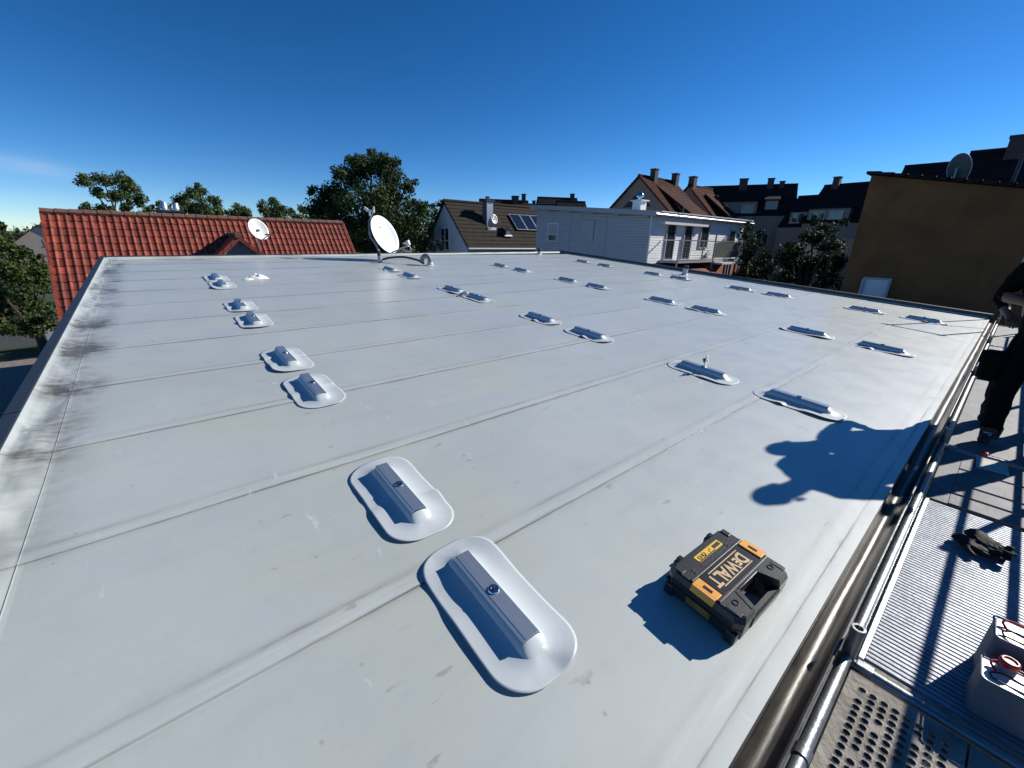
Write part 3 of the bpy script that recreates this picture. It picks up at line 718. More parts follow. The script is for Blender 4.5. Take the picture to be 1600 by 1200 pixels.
# tall end frame at the far corner: it throws the thin shadows there
obj('end_standard', MB().tube([P(XI, 14.55, GZ), P(XI, 14.55, 1.08)], .0242, 10), 'galv', sc_, True)
obj('end_standard', MB().tube([P(XO, 14.55, GZ), P(XO, 14.55, 1.08)], .0242, 10), 'galv', sc_, True)
obj('end_bar', MB().tube([P(XI-.12, 14.55, 1.03), P(XO+.05, 14.55, 1.03)], .0242, 8), 'galv', sc_, True)
obj('end_brace', MB().tube([P(XI, 14.55, .45), P(XO, 14.55, -.35)], .016, 8), 'galv', sc_, True)
obj('red_wedge', MB().box(P(.19, 4.925, -1.612), P(.235, 4.975, -1.588), ch=.005), 'can_red', sc_)

# perforated steel planks: sheet with punched, raised holes
def perf_plank(x0, y0, y1, label):
    t = thing('steel_deck_plank', label, 'scaffold plank', T(x0, (y0+y1)/2, DZ), 'perforated steel planks')
    c, hr = .0325, .0118; wx = .32; nx = 8; m = MB(); ymid = (y0+y1)/2
    y_near = 1.0                                    # punched cells over the part that shows, plain sheet beyond
    mx0 = (wx - nx*c)/2
    ys = y_near; ny = int((y1-.05-ys)/c)
    col = MB()
    for i in range(nx):
        for j in range(ny):
            cx = mx0 + (i+.5)*c; cy = ys + (j+.5)*c - ymid
            grp = (j + 3*(i % 2)) % 1
            sq = []
            for k in range(8):
                a = PI/8 + 2*PI*k/8; sq.append(a)
            outr = [(-1,-1),(0,-1),(1,-1),(1,0),(1,1),(0,1),(-1,1),(-1,0)]
            vo_ = [(cx+ox*c/2, cy+oy*c/2, 0) for ox, oy in outr]
            if (i*7+j*5) % 11 in (0, 4) and False: continue
            stag = (j % 2)
            if (i*3 + j*2) % 13 == 5:               # groups of holes with plain lands between them
                m.add(vo_, [tuple(range(8))]); continue
            an = [math.atan2(oy, ox) for ox, oy in outr]
            v1 = [(cx+hr*1.25*math.cos(a), cy+hr*1.25*math.sin(a), .0008) for a in an]
            v2 = [(cx+hr*1.04*math.cos(a), cy+hr*1.04*math.sin(a), .0026) for a in an]
            v3 = [(cx+hr*.98*math.cos(a), cy+hr*.98*math.sin(a), .0024) for a in an]
            v4 = [(cx+hr*.98*math.cos(a), cy+hr*.98*math.sin(a), -.001) for a in an]
            fs = []
            for r_ in range(4):
                for k in range(8): fs.append((r_*8+k, r_*8+(k+1) % 8, (r_+1)*8+(k+1) % 8, (r_+1)*8+k))
            m.add(vo_+v1+v2+v3+v4, fs)
    ye = ys + ny*c - ymid
    m.add([(0, y0-ymid, 0), (wx, y0-ymid, 0), (wx, ys-ymid, 0), (0, ys-ymid, 0)], [(0,1,2,3)])
    m.add([(0, ye, 0), (wx, ye, 0), (wx, y1-ymid, 0), (0, y1-ymid, 0)], [(0,1,2,3)])
    m.add([(0, ys-ymid, 0), (mx0, ys-ymid, 0), (mx0, ye, 0), (0, ye, 0)], [(0,1,2,3)])
    m.add([(wx-mx0, ys-ymid, 0), (wx, ys-ymid, 0), (wx, ye, 0), (wx-mx0, ye, 0)], [(0,1,2,3)])
    obj('punched_sheet', m, 'deck_steel', t, True)
    obj('folded_edge', MB().box((-.004, y0-ymid, -.06), (0, y1-ymid, .001)).box((wx, y0-ymid, -.06), (wx+.004, y1-ymid, .001)).box((0, y1-ymid, -.06), (wx, y1-ymid+.003, .001)), 'deck_steel', t)
perf_plank(.0, -1.1, 1.83, 'dusty perforated steel scaffold plank nearest the gutter in the bottom corner')
perf_plank(.335, -1.1, 1.83, 'perforated steel scaffold plank on the outer side under the tin cans')

# ribbed aluminium deck
t = thing('aluminium_deck', 'ribbed aluminium scaffold deck in the sun with gloves and tin cans on it', 'scaffold deck', T(.0, 1.93, DZ))
m = MB(); LY = 1.80; pitch = .0258; nr = int(LY/pitch); WX = .66
for j in range(nr):
    y = j*pitch
    m.add([(.02, y, -.007), (WX-.02, y, -.007), (.02, y+.006, -.007), (WX-.02, y+.006, -.007), (.02, y+.0075, .003), (WX-.02, y+.0075, .003), (.02, y+.0235, .003), (WX-.02, y+.0235, .003), (.02, y+pitch, -.007), (WX-.02, y+pitch, -.007)],
          [(0,1,3,2),(2,3,5,4),(4,5,7,6),(6,7,9,8)])
obj('ribbed_plate', m, 'corrugated', t)
obj('side_rail', MB().box((0, -.01, -.07), (.019, LY, .006), ch=.003), 'alu_plain', t)
obj('side_rail', MB().box((WX-.019, -.01, -.07), (WX, LY, .006), ch=.003), 'alu_plain', t)
obj('end_plate', MB().box((.02, -.075, -.012), (WX-.02, -.006, -.003)), 'deck_steel', t)
# boarded hatch deck further along
t = thing('hatch_deck', 'boarded scaffold deck with dark gaps between the boards in front of the worker', 'scaffold deck', T(.0, 3.76, DZ))
ys = [0, .20, .40, .72, 1.12]
obj('edge_board', MB().box((0, 0, -.03), (.105, 1.12, 0), ch=.002), 'deck_dark', t)
for a, b in zip(ys[:-1], ys[1:]): obj('board', MB().box((.107, a+.02, -.03), (.66, b-.012, 0), ch=.002), 'deck_dark', t)
obj('support_bar', MB().box((.0, .10, -.075), (.04, 1.1, -.031)).box((.62, .10, -.075), (.66, 1.1, -.031)), 'galv', t)
for n_, (a, b) in enumerate(((5.0, 7.98), (8.06, 11.05), (11.15, 14.15))):
    t = thing('scaffold_deck', ['pale scaffold deck under the standing worker', 'scaffold deck behind the worker along the gutter', 'farthest scaffold deck by the corner of the roof'][n_], 'scaffold deck', T(0, a, DZ), 'plain scaffold decks')
    obj('deck_plate', MB().box((0, 0, -.03), (.66, b-a, 0), ch=.003), 'deck_dark', t)
    obj('deck_frame', MB().box((0, 0, -.08), (.04, b-a, -.032)).box((.62, 0, -.08), (.66, b-a, -.032)), 'alu_plain', t)
t = obj('loose_board', MB().box((0, 0, 0), (.17, .24, .012), ch=.002), 'wood_plate', None, mw=T(.19, 4.62, DZ+.001) @ RZ(.06))
tag(t, 'small pale board lying on the hatch deck by the red coupler', 'board')

# tin cans
def tin(x, y, h, label, cap=True):
    t = thing('tin_can', label, 'tin can', T(x, y, DZ+.004) @ RZ(rad(3)), 'square tin cans on the deck')
    def rr_(w_, d_, r_, n_=5):
        out = []
        for cx, cy, a0 in ((w_-r_, d_-r_, 0), (-w_+r_, d_-r_, PI/2), (-w_+r_, -d_+r_, PI), (w_-r_, -d_+r_, 1.5*PI)):
            out += [(cx+r_*math.cos(a0+PI/2*k/n_), cy+r_*math.sin(a0+PI/2*k/n_)) for k in range(n_+1)]
        return out
    w_, d_ = .105, .072
    obj('tin_body', MB().add(*loft([(rr_(w_, d_, .018), 0), (rr_(w_, d_, .018), .006), (rr_(w_-.002, d_-.002, .018), .01), (rr_(w_-.002, d_-.002, .018), h-.01)])), 'tin_shaded', t, True)
    tp_ = obj('tin_lid', MB().add(*loft([(rr_(w_-.004, d_-.004, .018), h-.012), (rr_(w_-.004, d_-.004, .018), h-.004)])), 'tin_top', t)
    ring = [(x_, y_, h-.002) for x_, y_ in rr_(w_, d_, .018)]
    obj('lid_rim', MB().tube(ring+[ring[0]], .0035, 6, False), 'tin_shaded', tp_, True)
    lp = [(-.07, .0, h), (-.085, .025, h+.012), (-.06, .045, h+.016), (.0, .038, h+.018), (.05, .042, h+.016), (.085, .03, h+.012), (.075, .0, h)]
    obj('wire_handle', MB().tube(smooth([Vector(p) for p in lp], 6), .0042, 8), 'can_red', t, True)
    lp = [(-.08, -.045, h), (-.085, -.03, h+.008), (-.05, -.012, h+.012), (.0, -.022, h+.012), (.05, -.03, h+.010), (.06, -.052, h+.006), (0, -.056, h+.008), (-.05, -.055, h+.006), (-.08, -.045, h)]
    obj('seal_strip', MB().tube(smooth([Vector(p) for p in lp], 6), .0035, 6), 'print_black', t, True)
    if cap:
        s_ = obj('spout', MB().lathe([(.026, h-.004), (.026, h+.012), (.022, h+.016), (.022, h+.03)], 18, T(-.045, .036, 0)), 'vent', t, True)
        obj('screw_cap', MB().lathe([(.0255, h+.022), (.0265, h+.026), (.0265, h+.042), (.022, h+.046), (.018, h+.046), (.016, h+.041), (.0, h+.041)], 20, T(-.045, .036, 0)), 'can_red', s_, True)
tin(.405, 2.055, .165, 'pale square tin can with red screw cap, the nearer of two on the deck')
tin(.415, 2.265, .215, 'taller pale square tin can with red handle, behind the one with the red cap', False)

# ------------------------------------------------------------------ skin-grown figures and gloves
def grow(name, chain, levels=1):
    """chain: list of (key, parent key, position, radius or (rx, ry)) -> smooth mesh; first entry is the root"""
    idx = {c[0]: i for i, c in enumerate(chain)}
    me = bpy.data.meshes.new(name)
    me.from_pydata([c[2] for c in chain], [(idx[c[1]], i) for i, c in enumerate(chain) if c[1]], [])
    o = bpy.data.objects.new(name, me); C.objects.link(o)
    sk = o.modifiers.new('skin', 'SKIN'); sk.use_smooth_shade = True
    if not me.skin_vertices: me.attributes  # layer appears with the modifier
    o.modifiers.new('sub', 'SUBSURF').levels = levels
    bpy.context.view_layer.objects.active = o
    if not me.skin_vertices:
        bm = bmesh.new(); bm.from_mesh(me); bm.verts.layers.skin.verify(); bm.to_mesh(me); bm.free()
    sv = me.skin_vertices[0].data
    for i, c in enumerate(chain):
        sv[i].radius = c[3] if isinstance(c[3], tuple) else (c[3], c[3]); sv[i].use_root = (i == 0)
    bpy.context.view_layer.update()
    res = bpy.data.meshes.new_from_object(o.evaluated_get(bpy.context.evaluated_depsgraph_get()))
    bpy.data.objects.remove(o); bpy.data.meshes.remove(me); res.name = name
    return res
def hand_chain(pre, wrist_key, wr, d, up, s_=1.0, curl=.5):
    d = Vector(d).normalized(); up = Vector(up).normalized(); sd = d.cross(up).normalized()
    wr = Vector(wr); out = [(pre+'palm', wrist_key, tuple(wr+d*.05*s_), (.030*s_, .020*s_))]
    for k, (off, L) in enumerate(((-.030, .068), (-.010, .078), (.011, .074), (.031, .058))):
        b = wr + d*.088*s_ + sd*off*s_
        k1 = b + (d*math.cos(curl*.6) - up*math.sin(curl*.6))*L*.5*s_
        k2 = k1 + (d*math.cos(curl*1.6) - up*math.sin(curl*1.6))*L*.5*s_
        out += [(pre+'k%d' % k, pre+'palm', tuple(b), .0095*s_), (pre+'m%d' % k, pre+'k%d' % k, tuple(k1), .0088*s_), (pre+'t%d' % k, pre+'m%d' % k, tuple(k2), .0075*s_)]
    b = wr + d*.035*s_ - sd*.036*s_
    out += [(pre+'th0', pre+'palm', tuple(b), .011*s_), (pre+'th1', pre+'th0', tuple(b + d*.035*s_ - sd*.02*s_ - up*.012), .0095*s_), (pre+'th2', pre+'th1', tuple(b + d*.06*s_ - sd*.022*s_ - up*.025), .008*s_)]
    return out
def person(label, loc, rz, J, short, group):
    t = thing('person', label, 'person', T(*loc) @ RZ(rz), group)
    ch = [('pelvis', None, J['pelvis'], (.175, .13)), ('belly', 'pelvis', J['belly'], (.18, .135)), ('chest', 'belly', J['chest'], (.20, .145)),
          ('neck', 'chest', J['neck'], .062), ('jaw', 'neck', J['jaw'], (.066, .078)), ('head', 'jaw', J['head'], (.078, .096)), ('crown', 'head', J['crown'], (.060, .070)),
          ('nose', 'jaw', J['nose'], .014)]
    for s_ in 'LR':
        ch += [('sh'+s_, 'chest', J['sh'+s_], .088), ('ua'+s_, 'sh'+s_, tuple((Vector(J['sh'+s_])*.5+Vector(J['el'+s_])*.5)), .072), ('el'+s_, 'ua'+s_, J['el'+s_], .058), ('fa'+s_, 'el'+s_, tuple(Vector(J['el'+s_])*.6+Vector(J['wr'+s_])*.4), .043), ('wr'+s_, 'fa'+s_, J['wr'+s_], .028)]
        d = Vector(J['wr'+s_])-Vector(J['el'+s_]); up = Vector((0, 0, 1)) if abs(d.normalized().z) < .8 else Vector((0, 1, 0))
        up = (up - d.normalized()*up.dot(d.normalized())).normalized()
        ch += hand_chain(s_, 'wr'+s_, J['wr'+s_], d, up)
        hp_ = Vector(J['hip'+s_]); kn = Vector(J['kn'+s_]); an = Vector(J['an'+s_]); to = Vector(J['to'+s_])
        ch += [('hip'+s_, 'pelvis', tuple(hp_), .10), ('th'+s_, 'hip'+s_, tuple(hp_*.5+kn*.5), .100), ('kn'+s_, 'th'+s_, tuple(kn), .084), ('ca'+s_, 'kn'+s_, tuple(kn*.65+an*.35), .082), ('an'+s_, 'ca'+s_, tuple(an), .062)]
        heel = an + (an-to).normalized()*.05; heel.z = J['sole']+.035
        ch += [('he'+s_, 'an'+s_, tuple(heel), .040), ('ba'+s_, 'an'+s_, tuple(an*.35+to*.65-Vector((0, 0, .0))), (.045, .035)), ('to'+s_, 'ba'+s_, tuple(to), (.036, .026))]
    me = grow('body', ch, 2)
    for k in ('trousers', 'cloth_black', 'skin', 'boot'): me.materials.append(M[k])
    keys = [(Vector(c[2]), c[0]) for c in ch]
    def zone(k):
        if k in ('jaw', 'head', 'crown', 'nose', 'neck') or (k[:2] == 'fa' and short) or k[:2] == 'wr' or k[0] in 'LR': return 2
        if k[:2] in ('he', 'ba', 'to'): return 3
        if k[:2] in ('hi', 'th', 'kn', 'ca', 'an') or k == 'pelvis': return 0
        return 1
    vz = [zone(min(keys, key=lambda q: (q[0]-v_.co).length_squared)[1]) for v_ in me.vertices]
    for v_, z_ in zip(me.vertices, vz):                # folds in the cloth
        if z_ in (0, 1):
            q = v_.co; f_ = noise.noise(Vector((q.x*9, q.y*9, q.z*16))) + .5*noise.noise(Vector((q.x*22, q.y*22, q.z*40)))
            v_.co += v_.normal*.013*f_
    for p in me.polygons:
        c = p.center; k = min(keys, key=lambda q: (q[0]-c).length_squared)[1]; p.material_index = zone(k); p.use_smooth = True
    o = bpy.data.objects.new('body', me); C.objects.link(o); o.parent = t
    hv = Vector(J['head']); cv = Vector(J['crown']); fw_ = (Vector(J['nose'])-Vector(J['jaw'])); fw_.z = 0; fw_.normalize(); sd_ = Vector((-fw_.y, fw_.x, 0))
    def cap_(a, b):
        th = 2*PI*a; ph = b*1.75
        v = Vector((math.cos(th)*math.sin(ph), math.sin(th)*math.sin(ph), math.cos(ph)))
        if v.dot(fw_) > .25 and v.z < .55: v = v - fw_*(v.dot(fw_)-.25)
        c = hv*.45+cv*.55
        q = c + fw_*v.dot(fw_)*.108 + sd_*v.dot(sd_)*.088 + Vector((0, 0, v.z*.095)) - fw_*.012
        return tuple(q)
    obj('hair', MB().grid(cap_, 28, 12), 'hair', t, True)
    ey = MB()
    for s_ in (-1, 1):
        p = Vector(J['jaw'])*.35 + hv*.65 + fw_*.088 + sd_*s_*.032
        ey.lathe([(.0, .011), (.008, .008), (.011, 0), (.008, -.008), (.0, -.011)], 8, T(*p))
    obj('eye', ey, 'print_black', t, True)
    for s_ in (-1, 1):
        p = hv*.6 + Vector(J['jaw'])*.4 + sd_*s_*.086 - fw_*.01
        obj('ear', MB().lathe([(.001, .03), (.012, .02), (.015, 0), (.010, -.02), (.001, -.03)], 8, T(*p)), 'skin', t, True)
    for s_ in 'LR':
        an = Vector(J['an'+s_]); obj('boot_cuff', MB().lathe([(.062, an.z+.075), (.066, an.z+.06), (.060, an.z-.02), (.056, an.z-.045)], 12, T(an.x, an.y, 0)), 'boot', t, True)
        to = Vector(J['to'+s_]); q = an*.5+to*.5
        obj('lace', MB().tube([(q.x-.025, q.y, q.z+.045), (q.x+.025, q.y, q.z+.048)], .006, 6).tube([(q.x-.022, q.y, q.z+.030), (q.x+.022, q.y-.02, q.z+.036)], .005, 6), 'lace', t)
    return t
# worker at the right edge of the picture, upright, one elbow out, facing back along the gutter
J1 = dict(pelvis=(-.06, 0, .98), belly=(-.10, -.01, 1.14), chest=(-.13, 0, 1.38), neck=(-.10, -.01, 1.58), jaw=(-.08, -.045, 1.66), head=(-.075, -.02, 1.74), crown=(-.07, -.01, 1.815), nose=(-.08, -.135, 1.695),
          shR=(-.31, .02, 1.49), elR=(-.385, .05, 1.26), wrR=(-.21, -.16, 1.22), shL=(.06, 0, 1.49), elL=(.26, .06, 1.26), wrL=(.05, -.2, 1.20),
          hipR=(-.15, 0, .93), knR=(-.17, -.03, .52), anR=(-.13, .02, .09), toR=(-.16, -.15, .04), hipL=(.10, 0, .93), knL=(.16, -.03, .52), anL=(.20, .02, .09), toL=(.25, -.15, .04), sole=.0)
person('worker in black clothes standing on the scaffold at the right edge with one elbow out', (.34, 5.32, DZ), 0, J1, True, None)
# second worker bending over behind him
J2 = dict(pelvis=(-.03, 0, .96), belly=(-.09, -.03, 1.12), chest=(-.17, -.06, 1.37), neck=(-.25, -.12, 1.53), jaw=(-.30, -.17, 1.59), head=(-.31, -.16, 1.67), crown=(-.32, -.15, 1.74), nose=(-.33, -.26, 1.61),
          shR=(-.31, .06, 1.44), elR=(-.43, .05, 1.19), wrR=(-.33, -.14, 1.06), shL=(-.02, -.14, 1.44), elL=(.12, -.10, 1.19), wrL=(.02, -.30, 1.10),
          hipR=(-.12, 0, .91), knR=(-.20, -.05, .52), anR=(-.18, .02, .09), toR=(-.22, -.15, .04), hipL=(.08, 0, .91), knL=(.12, -.03, .52), anL=(.16, .02, .09), toL=(.21, -.15, .04), sole=0)
person('second worker in dark clothes, half hidden behind the one standing at the right edge', (.36, 6.02, DZ), 0, J2, False, None)
# tool pouch on the belt
t = thing('tool_pouch', 'black tool pouch hanging at the hip of the standing worker', 'tool pouch', T(.05, 5.30, DZ+.62))
def pr_(hx, hy, c=.03): return [(-hx+c, -hy), (hx-c, -hy), (hx, -hy+c), (hx, hy-c), (hx-c, hy), (-hx+c, hy), (-hx, hy-c), (-hx, -hy+c)]
obj('pouch_body', MB().add(*loft([(pr_(.04, .07), -.06), (pr_(.062, .10), -.03), (pr_(.068, .11), .08), (pr_(.072, .115), .15), (pr_(.066, .108), .17)])), 'cloth_black', t, True)
obj('pouch_flap', MB().add(*loft([(pr_(.074, .117), .09), (pr_(.078, .121), .10), (pr_(.077, .119), .165), (pr_(.060, .10), .182)])), 'trousers', t, True)
obj('belt_loop', MB().box((.06, -.05, .18), (.085, .05, .34), ch=.003), 'cloth_black', t)
# work gloves on the ribbed deck
def glove(name, label, mw, seed, curl):
    rnd = random.Random(seed)
    ch = [('cuff', None, (0, 0, .030), (.052, .018)), ('wrist', 'cuff', (.06, .005, .034), (.044, .020)), ('palm', 'wrist', (.12, 0, .030), (.048, .022))]
    for k, (off, L) in enumerate(((-.036, .075), (-.012, .085), (.013, .08), (.037, .062))):
        b = (.165, off, .028); a = curl + rnd.uniform(-.35, .35); sdx = rnd.uniform(-.25, .25)
        p1 = (b[0]+L*.5*math.cos(sdx), off*1.2+L*.5*math.sin(sdx), max(.015, .030+.03*math.sin(a)))
        p2 = (p1[0]+L*.45*math.cos(a), p1[1]+L*.4*math.sin(sdx), max(.013, p1[2]-.018+.02*math.sin(2*a)))
        ch += [('k%d' % k, 'palm', b, .014), ('m%d' % k, 'k%d' % k, p1, .0125), ('t%d' % k, 'm%d' % k, p2, .011)]
    ch += [('th0', 'palm', (.095, -.055, .028), .015), ('th1', 'th0', (.125, -.085, .026), .013), ('th2', 'th1', (.15, -.098, .018), .012)]
    me = grow(name, ch, 2)
    for v_ in me.vertices:
        q = v_.co*14; v_.co += Vector((noise.noise(q), noise.noise(q+Vector((9, 2, 1))), noise.noise(q+Vector((3, 7, 5)))))*.010
        q = v_.co*45; v_.co += Vector((noise.noise(q), noise.noise(q+Vector((9, 2, 1))), noise.noise(q+Vector((3, 7, 5)))))*.0035
        v_.co.z = max(v_.co.z, .004)
    o = link(name, me, 'glove', None, mw); tag(o, label, 'glove', 'pair of work gloves'); return o
glove('work_glove', 'black work glove, the lower of the crumpled pair on the ribbed deck', T(.155, 3.27, DZ+.003) @ RZ(rad(-18)), 5, .3)
glove('work_glove', 'black work glove lying crumpled on top of the other one on the ribbed deck', T(.21, 3.37, DZ+.022) @ RZ(rad(-40)) @ Matrix.Rotation(.18, 4, 'X'), 9, .9)

# ------------------------------------------------------------------ houses
def course_slope(L, n, step, lift, x0=0):
    """stepped roof slope: along +Y for L, running down +X (slope frame), n courses"""
    m = MB()
    for k in range(n):
        s0, s1 = k*step, (k+1)*step
        m.add([(s0, 0, 0), (s1+.02, 0, lift), (s1+.02, 0, lift-.03), (s0, L, 0), (s1+.02, L, lift), (s1+.02, L, lift-.03)], [(0,1,4,3),(1,2,5,4)])
    m.add([(0, 0, -.02), (n*step, 0, -.02), (n*step, 0, -.12), (0, 0, -.12), (0, L, -.02), (n*step, L, -.02), (n*step, L, -.12), (0, L, -.12)],
          [(0,1,2,3),(7,6,5,4),(0,4,5,1),(1,5,6,2),(2,6,7,3),(3,7,4,0)])
    return m
def slope_mx(xr, y0, zr, pitch, sgn):
    """frame with x down the slope (sgn +1: towards +X), y along the ridge, z out of the roof"""
    c, s_ = math.cos(pitch), math.sin(pitch)
    return Matrix(((sgn*c, 0, sgn*s_, xr), (0, 1, 0, y0), (-s_, 0, c, zr), (0, 0, 0, 1)))
def window(parent, mx, w_, h_, bars=((.5,), ()), fr='shutter', pane='glass', d=.06, sill=True, name='window'):
    """mx: x right, z up, -y out of the wall, origin bottom left of the opening"""
    f = .07
    m = MB().box((-f, -d, -f), (w_+f, 0, 0)).box((-f, -d, h_), (w_+f, 0, h_+f)).box((-f, -d, 0), (0, 0, h_)).box((w_, -d, 0), (w_+f, 0, h_))
    for u in bars[0]: m.box((w_*u-.035, -d*.8, 0), (w_*u+.035, -.005, h_))
    for v in bars[1]: m.box((0, -d*.8, h_*v-.03), (w_, -.005, h_*v+.03))
    o = obj(name, m, fr, parent, mw=mx)
    obj('pane', MB().box((0, -.02, 0), (w_, -.002, h_)), pane, o)
    if sill: obj('sill', MB().box((-f-.04, -d-.08, -f-.04), (w_+f+.04, 0, -f)), 'trim', o)
    return o
def house(name, label, cat, P0, L, az, run, drop, zb, wallm, roofm, over=.3, gable_over=.25, group=None, courses=None, wall_in=.0):
    """ridge starts at P0 and runs L along azimuth az; both slopes run out `run` and fall `drop`"""
    mw = T(*P0) @ RZ(-az)
    t = thing(name, label, cat, mw, group)
    zz = zb - P0[2]
    poly = [(-run+wall_in, zz), (run-wall_in, zz), (run-wall_in, -drop), (0, -.10), (-run+wall_in, -drop)]
    wmx = Matrix(((1, 0, 0, 0), (0, 0, -1, 0), (0, 1, 0, 0), (0, 0, 0, 1)))
    obj('wall', MB().prism([(x, z) for x, z in poly], -L, 0, wmx), wallm, t)
    pitch = math.atan2(drop, run); sl_ = math.hypot(run, drop) + over
    n = max(3, int(sl_/.36))
    for sgn in (1, -1):
        o = obj('roof', course_slope(L+2*gable_over, n, sl_/n, .035), roofm, t, mw=slope_mx(0, -gable_over, .06, pitch, sgn))
    obj('ridge_cap', MB().tube([(0, -gable_over, .06), (0, L+gable_over, .06)], .13, 8), roofm, t)
    return t
def chimney(t, x, y, z0, z1, w_=.55, m='chimney_brick', cap=True, name='chimney'):
    c = obj(name, MB().box((x-w_/2, y-w_/2, z0), (x+w_/2, y+w_/2, z1)), m, t)
    if cap: obj('chimney_cap', MB().box((x-w_/2-.06, y-w_/2-.06, z1), (x+w_/2+.06, y+w_/2+.06, z1+.09)), 'darkcap', c)
    return c
def small_dish(label, pos, az, el, w_, h_, mast, group=None, dark=False):
    t = thing('satellite_dish', label, 'satellite dish', T(*pos), group)
    mx, r_ = dish(t, Vector((0, 0, 0)), az, el, w_, h_, .09)
    if dark: r_.data.materials.clear(); r_.data.materials.append(M['chimney'])
    d = Vector((math.sin(az), math.cos(az), 0))
    obj('mast', MB().tube([tuple(-d*.16), tuple(-d*.16+Vector((0, 0, -mast)))], .025, 8).tube([(0, 0, -.05), tuple(-d*.16)], .04, 6), 'galv', t, True)
    a = obj('feed_arm', MB().tube([(0, -h_*.5, -.03), (0, -h_*.55, .45)], .018, 6), 'galv', t, True, mx)
    obj('converter', MB().tube([(-.12, -h_*.52, .45), (.12, -h_*.52, .45)], .03, 8), 'mesh_dark' , a, True)
    return t

# red tiled house on the left
RXr, RY0, RL, RZr, RP = -22.78, -2.91, 10.48, .56, rad(48)
t = thing('red_roof_house', 'orange red tiled roof house with grey dormer beyond the left corner', 'house', T(RXr, RY0, RZr))
TW, TS, NC, NR = RL/49, .335, 49, 19
def tile_mb(mx=None):
    m = MB(); n_ = 7
    xs = [0, .28, .52, .64, .76, .88, 1.04]; hs = [.006, -.004, .006, .030, .040, .030, .004]
    vs = [(xs[i]*TW, 0, hs[i]) for i in range(n_)] + [(xs[i]*TW, TS+.03, hs[i]+.030) for i in range(n_)] + [(xs[i]*TW, TS+.03, hs[i]+.004) for i in range(n_)]
    return m.add(vs, [(i, i+1, n_+i+1, n_+i) for i in range(n_-1)] + [(n_+i, n_+i+1, 2*n_+i+1, 2*n_+i) for i in range(n_-1)], mx)
tile_me = tile_mb().mesh('clay_tile', True)
# slope frame: local x across (along +Y), y down the slope, z out
c_, s_ = math.cos(RP), math.sin(RP)
SLT = Matrix(((0, c_, s_, 0), (1, 0, 0, 0), (0, -s_, c_, 0), (0, 0, 0, 1)))
roof_part = obj('roof_deck', MB().box((0, 0, -.12), (RL, NR*TS, -.03), SLT), 'ridge', t)
rest = MB(); cnt = 0; rt = random.Random(4)
for k in range(NR):
    for c in range(NC):
        jit = T(c*TW, k*TS, rt.uniform(-.004, .004)) @ RZ(rt.uniform(-.006, .006))
        big = (c < 10 and k < 14) or (10 <= c < 32 and k < 7)
        if big and cnt < 294: link('clay_tile', tile_me, 'tile', t, SLT @ jit); cnt += 1
        else: tile_mb(SLT @ jit).v and rest.add(tile_mb().v, tile_mb().f, SLT @ jit)
obj('clay_tiles', rest, 'tile', t, True, kind='stuff')
# back slope, ridge and verge tiles, gable walls
obj('back_slope', course_slope(RL, 18, .35, .03), 'tile', t, mw=slope_mx(0, 0, 0, RP, -1))
for k in range(28):
    y = k*RL/28
    obj('ridge_tile', MB().tube([(0, y-.03, .045), (0, y+RL/28, .035)], [.125, .112], 8), 'ridge', t, True)
vx = MB()
for k in range(NR): vx.box((-.05, k*TS, -.10), (.02, (k+1)*TS-.012, .055+.0), SLT)
obj('verge_tile', vx, 'tile', t)
vx = MB()
for k in range(NR): vx.box((RL-.0, k*TS, -.10), (RL+.07, (k+1)*TS-.012, .055), SLT)
obj('verge_tile', vx, 'tile', t)
w_ = 6.2*c_; h_ = 6.2*s_
wmx = Matrix(((1, 0, 0, 0), (0, 0, -1, 0), (0, 1, 0, 0), (0, 0, 0, 1)))
obj('wall', MB().prism([(-w_, GZ-RZr), (w_-.2, GZ-RZr), (w_-.2, -h_+.05), (0, -.2), (-w_, -h_)], -RL+.15, -.15, wmx), 'wall_white', t)
# gabled dormer in its slope
dxw, dy, dz = 2.95, 5.47-.03, -.72
dm = Matrix.Translation((0, dy, 0))
dw, dh = 1.02, .95
pr_ = [(-dw, dz-dh-1.2), (dw, dz-dh-1.2), (dw, dz-dh), (0, dz-.06), (-dw, dz-dh)]
dwall = obj('dormer', MB().prism([(y, z) for y, z in pr_], 0.3, dxw-.12, dm @ Matrix(((0, 0, 1, 0), (1, 0, 0, 0), (0, 1, 0, 0), (0, 0, 0, 1)))), 'wall_grey', t)
pd = math.atan2(dh, dw)
for sg in (1, -1):
    a = MB().add([(-.4, 0, dz+.07), (dxw, 0, dz+.07), (dxw, sg*(dw+.18), dz-.07-dh+ -.03), (-.4, sg*(dw+.18), dz-.10-dh), (-.4, 0, dz-.04), (dxw, 0, dz-.04), (dxw, sg*(dw+.18), dz-.20-dh), (-.4, sg*(dw+.18), dz-.20-dh)],
        [(0,1,2,3),(4,7,6,5),(0,4,5,1),(1,5,6,2),(2,6,7,3),(3,7,4,0)])
    obj('dormer_roof', a, 'tile', dwall, mw=dm)
    for k in range(4):
        f0, f1 = k/4, (k+1)/4-.015
        yA, yB = sg*(dw+.18)*f0, sg*(dw+.18)*f1
        zA, zB = dz+.10-(dh+.14)*f0, dz+.10-(dh+.14)*f1
        obj('verge_tile', MB().add([(dxw-.1, yA, zA), (dxw+.10, yA, zA), (dxw+.10, yB, zB), (dxw-.1, yB, zB), (dxw-.1, yA, zA-.20), (dxw+.10, yA, zA-.20), (dxw+.10, yB, zB-.20), (dxw-.1, yB, zB-.20)],
            [(0,1,2,3),(4,7,6,5),(0,4,5,1),(1,5,6,2),(2,6,7,3),(3,7,4,0)]), 'tile', dwall, mw=dm)
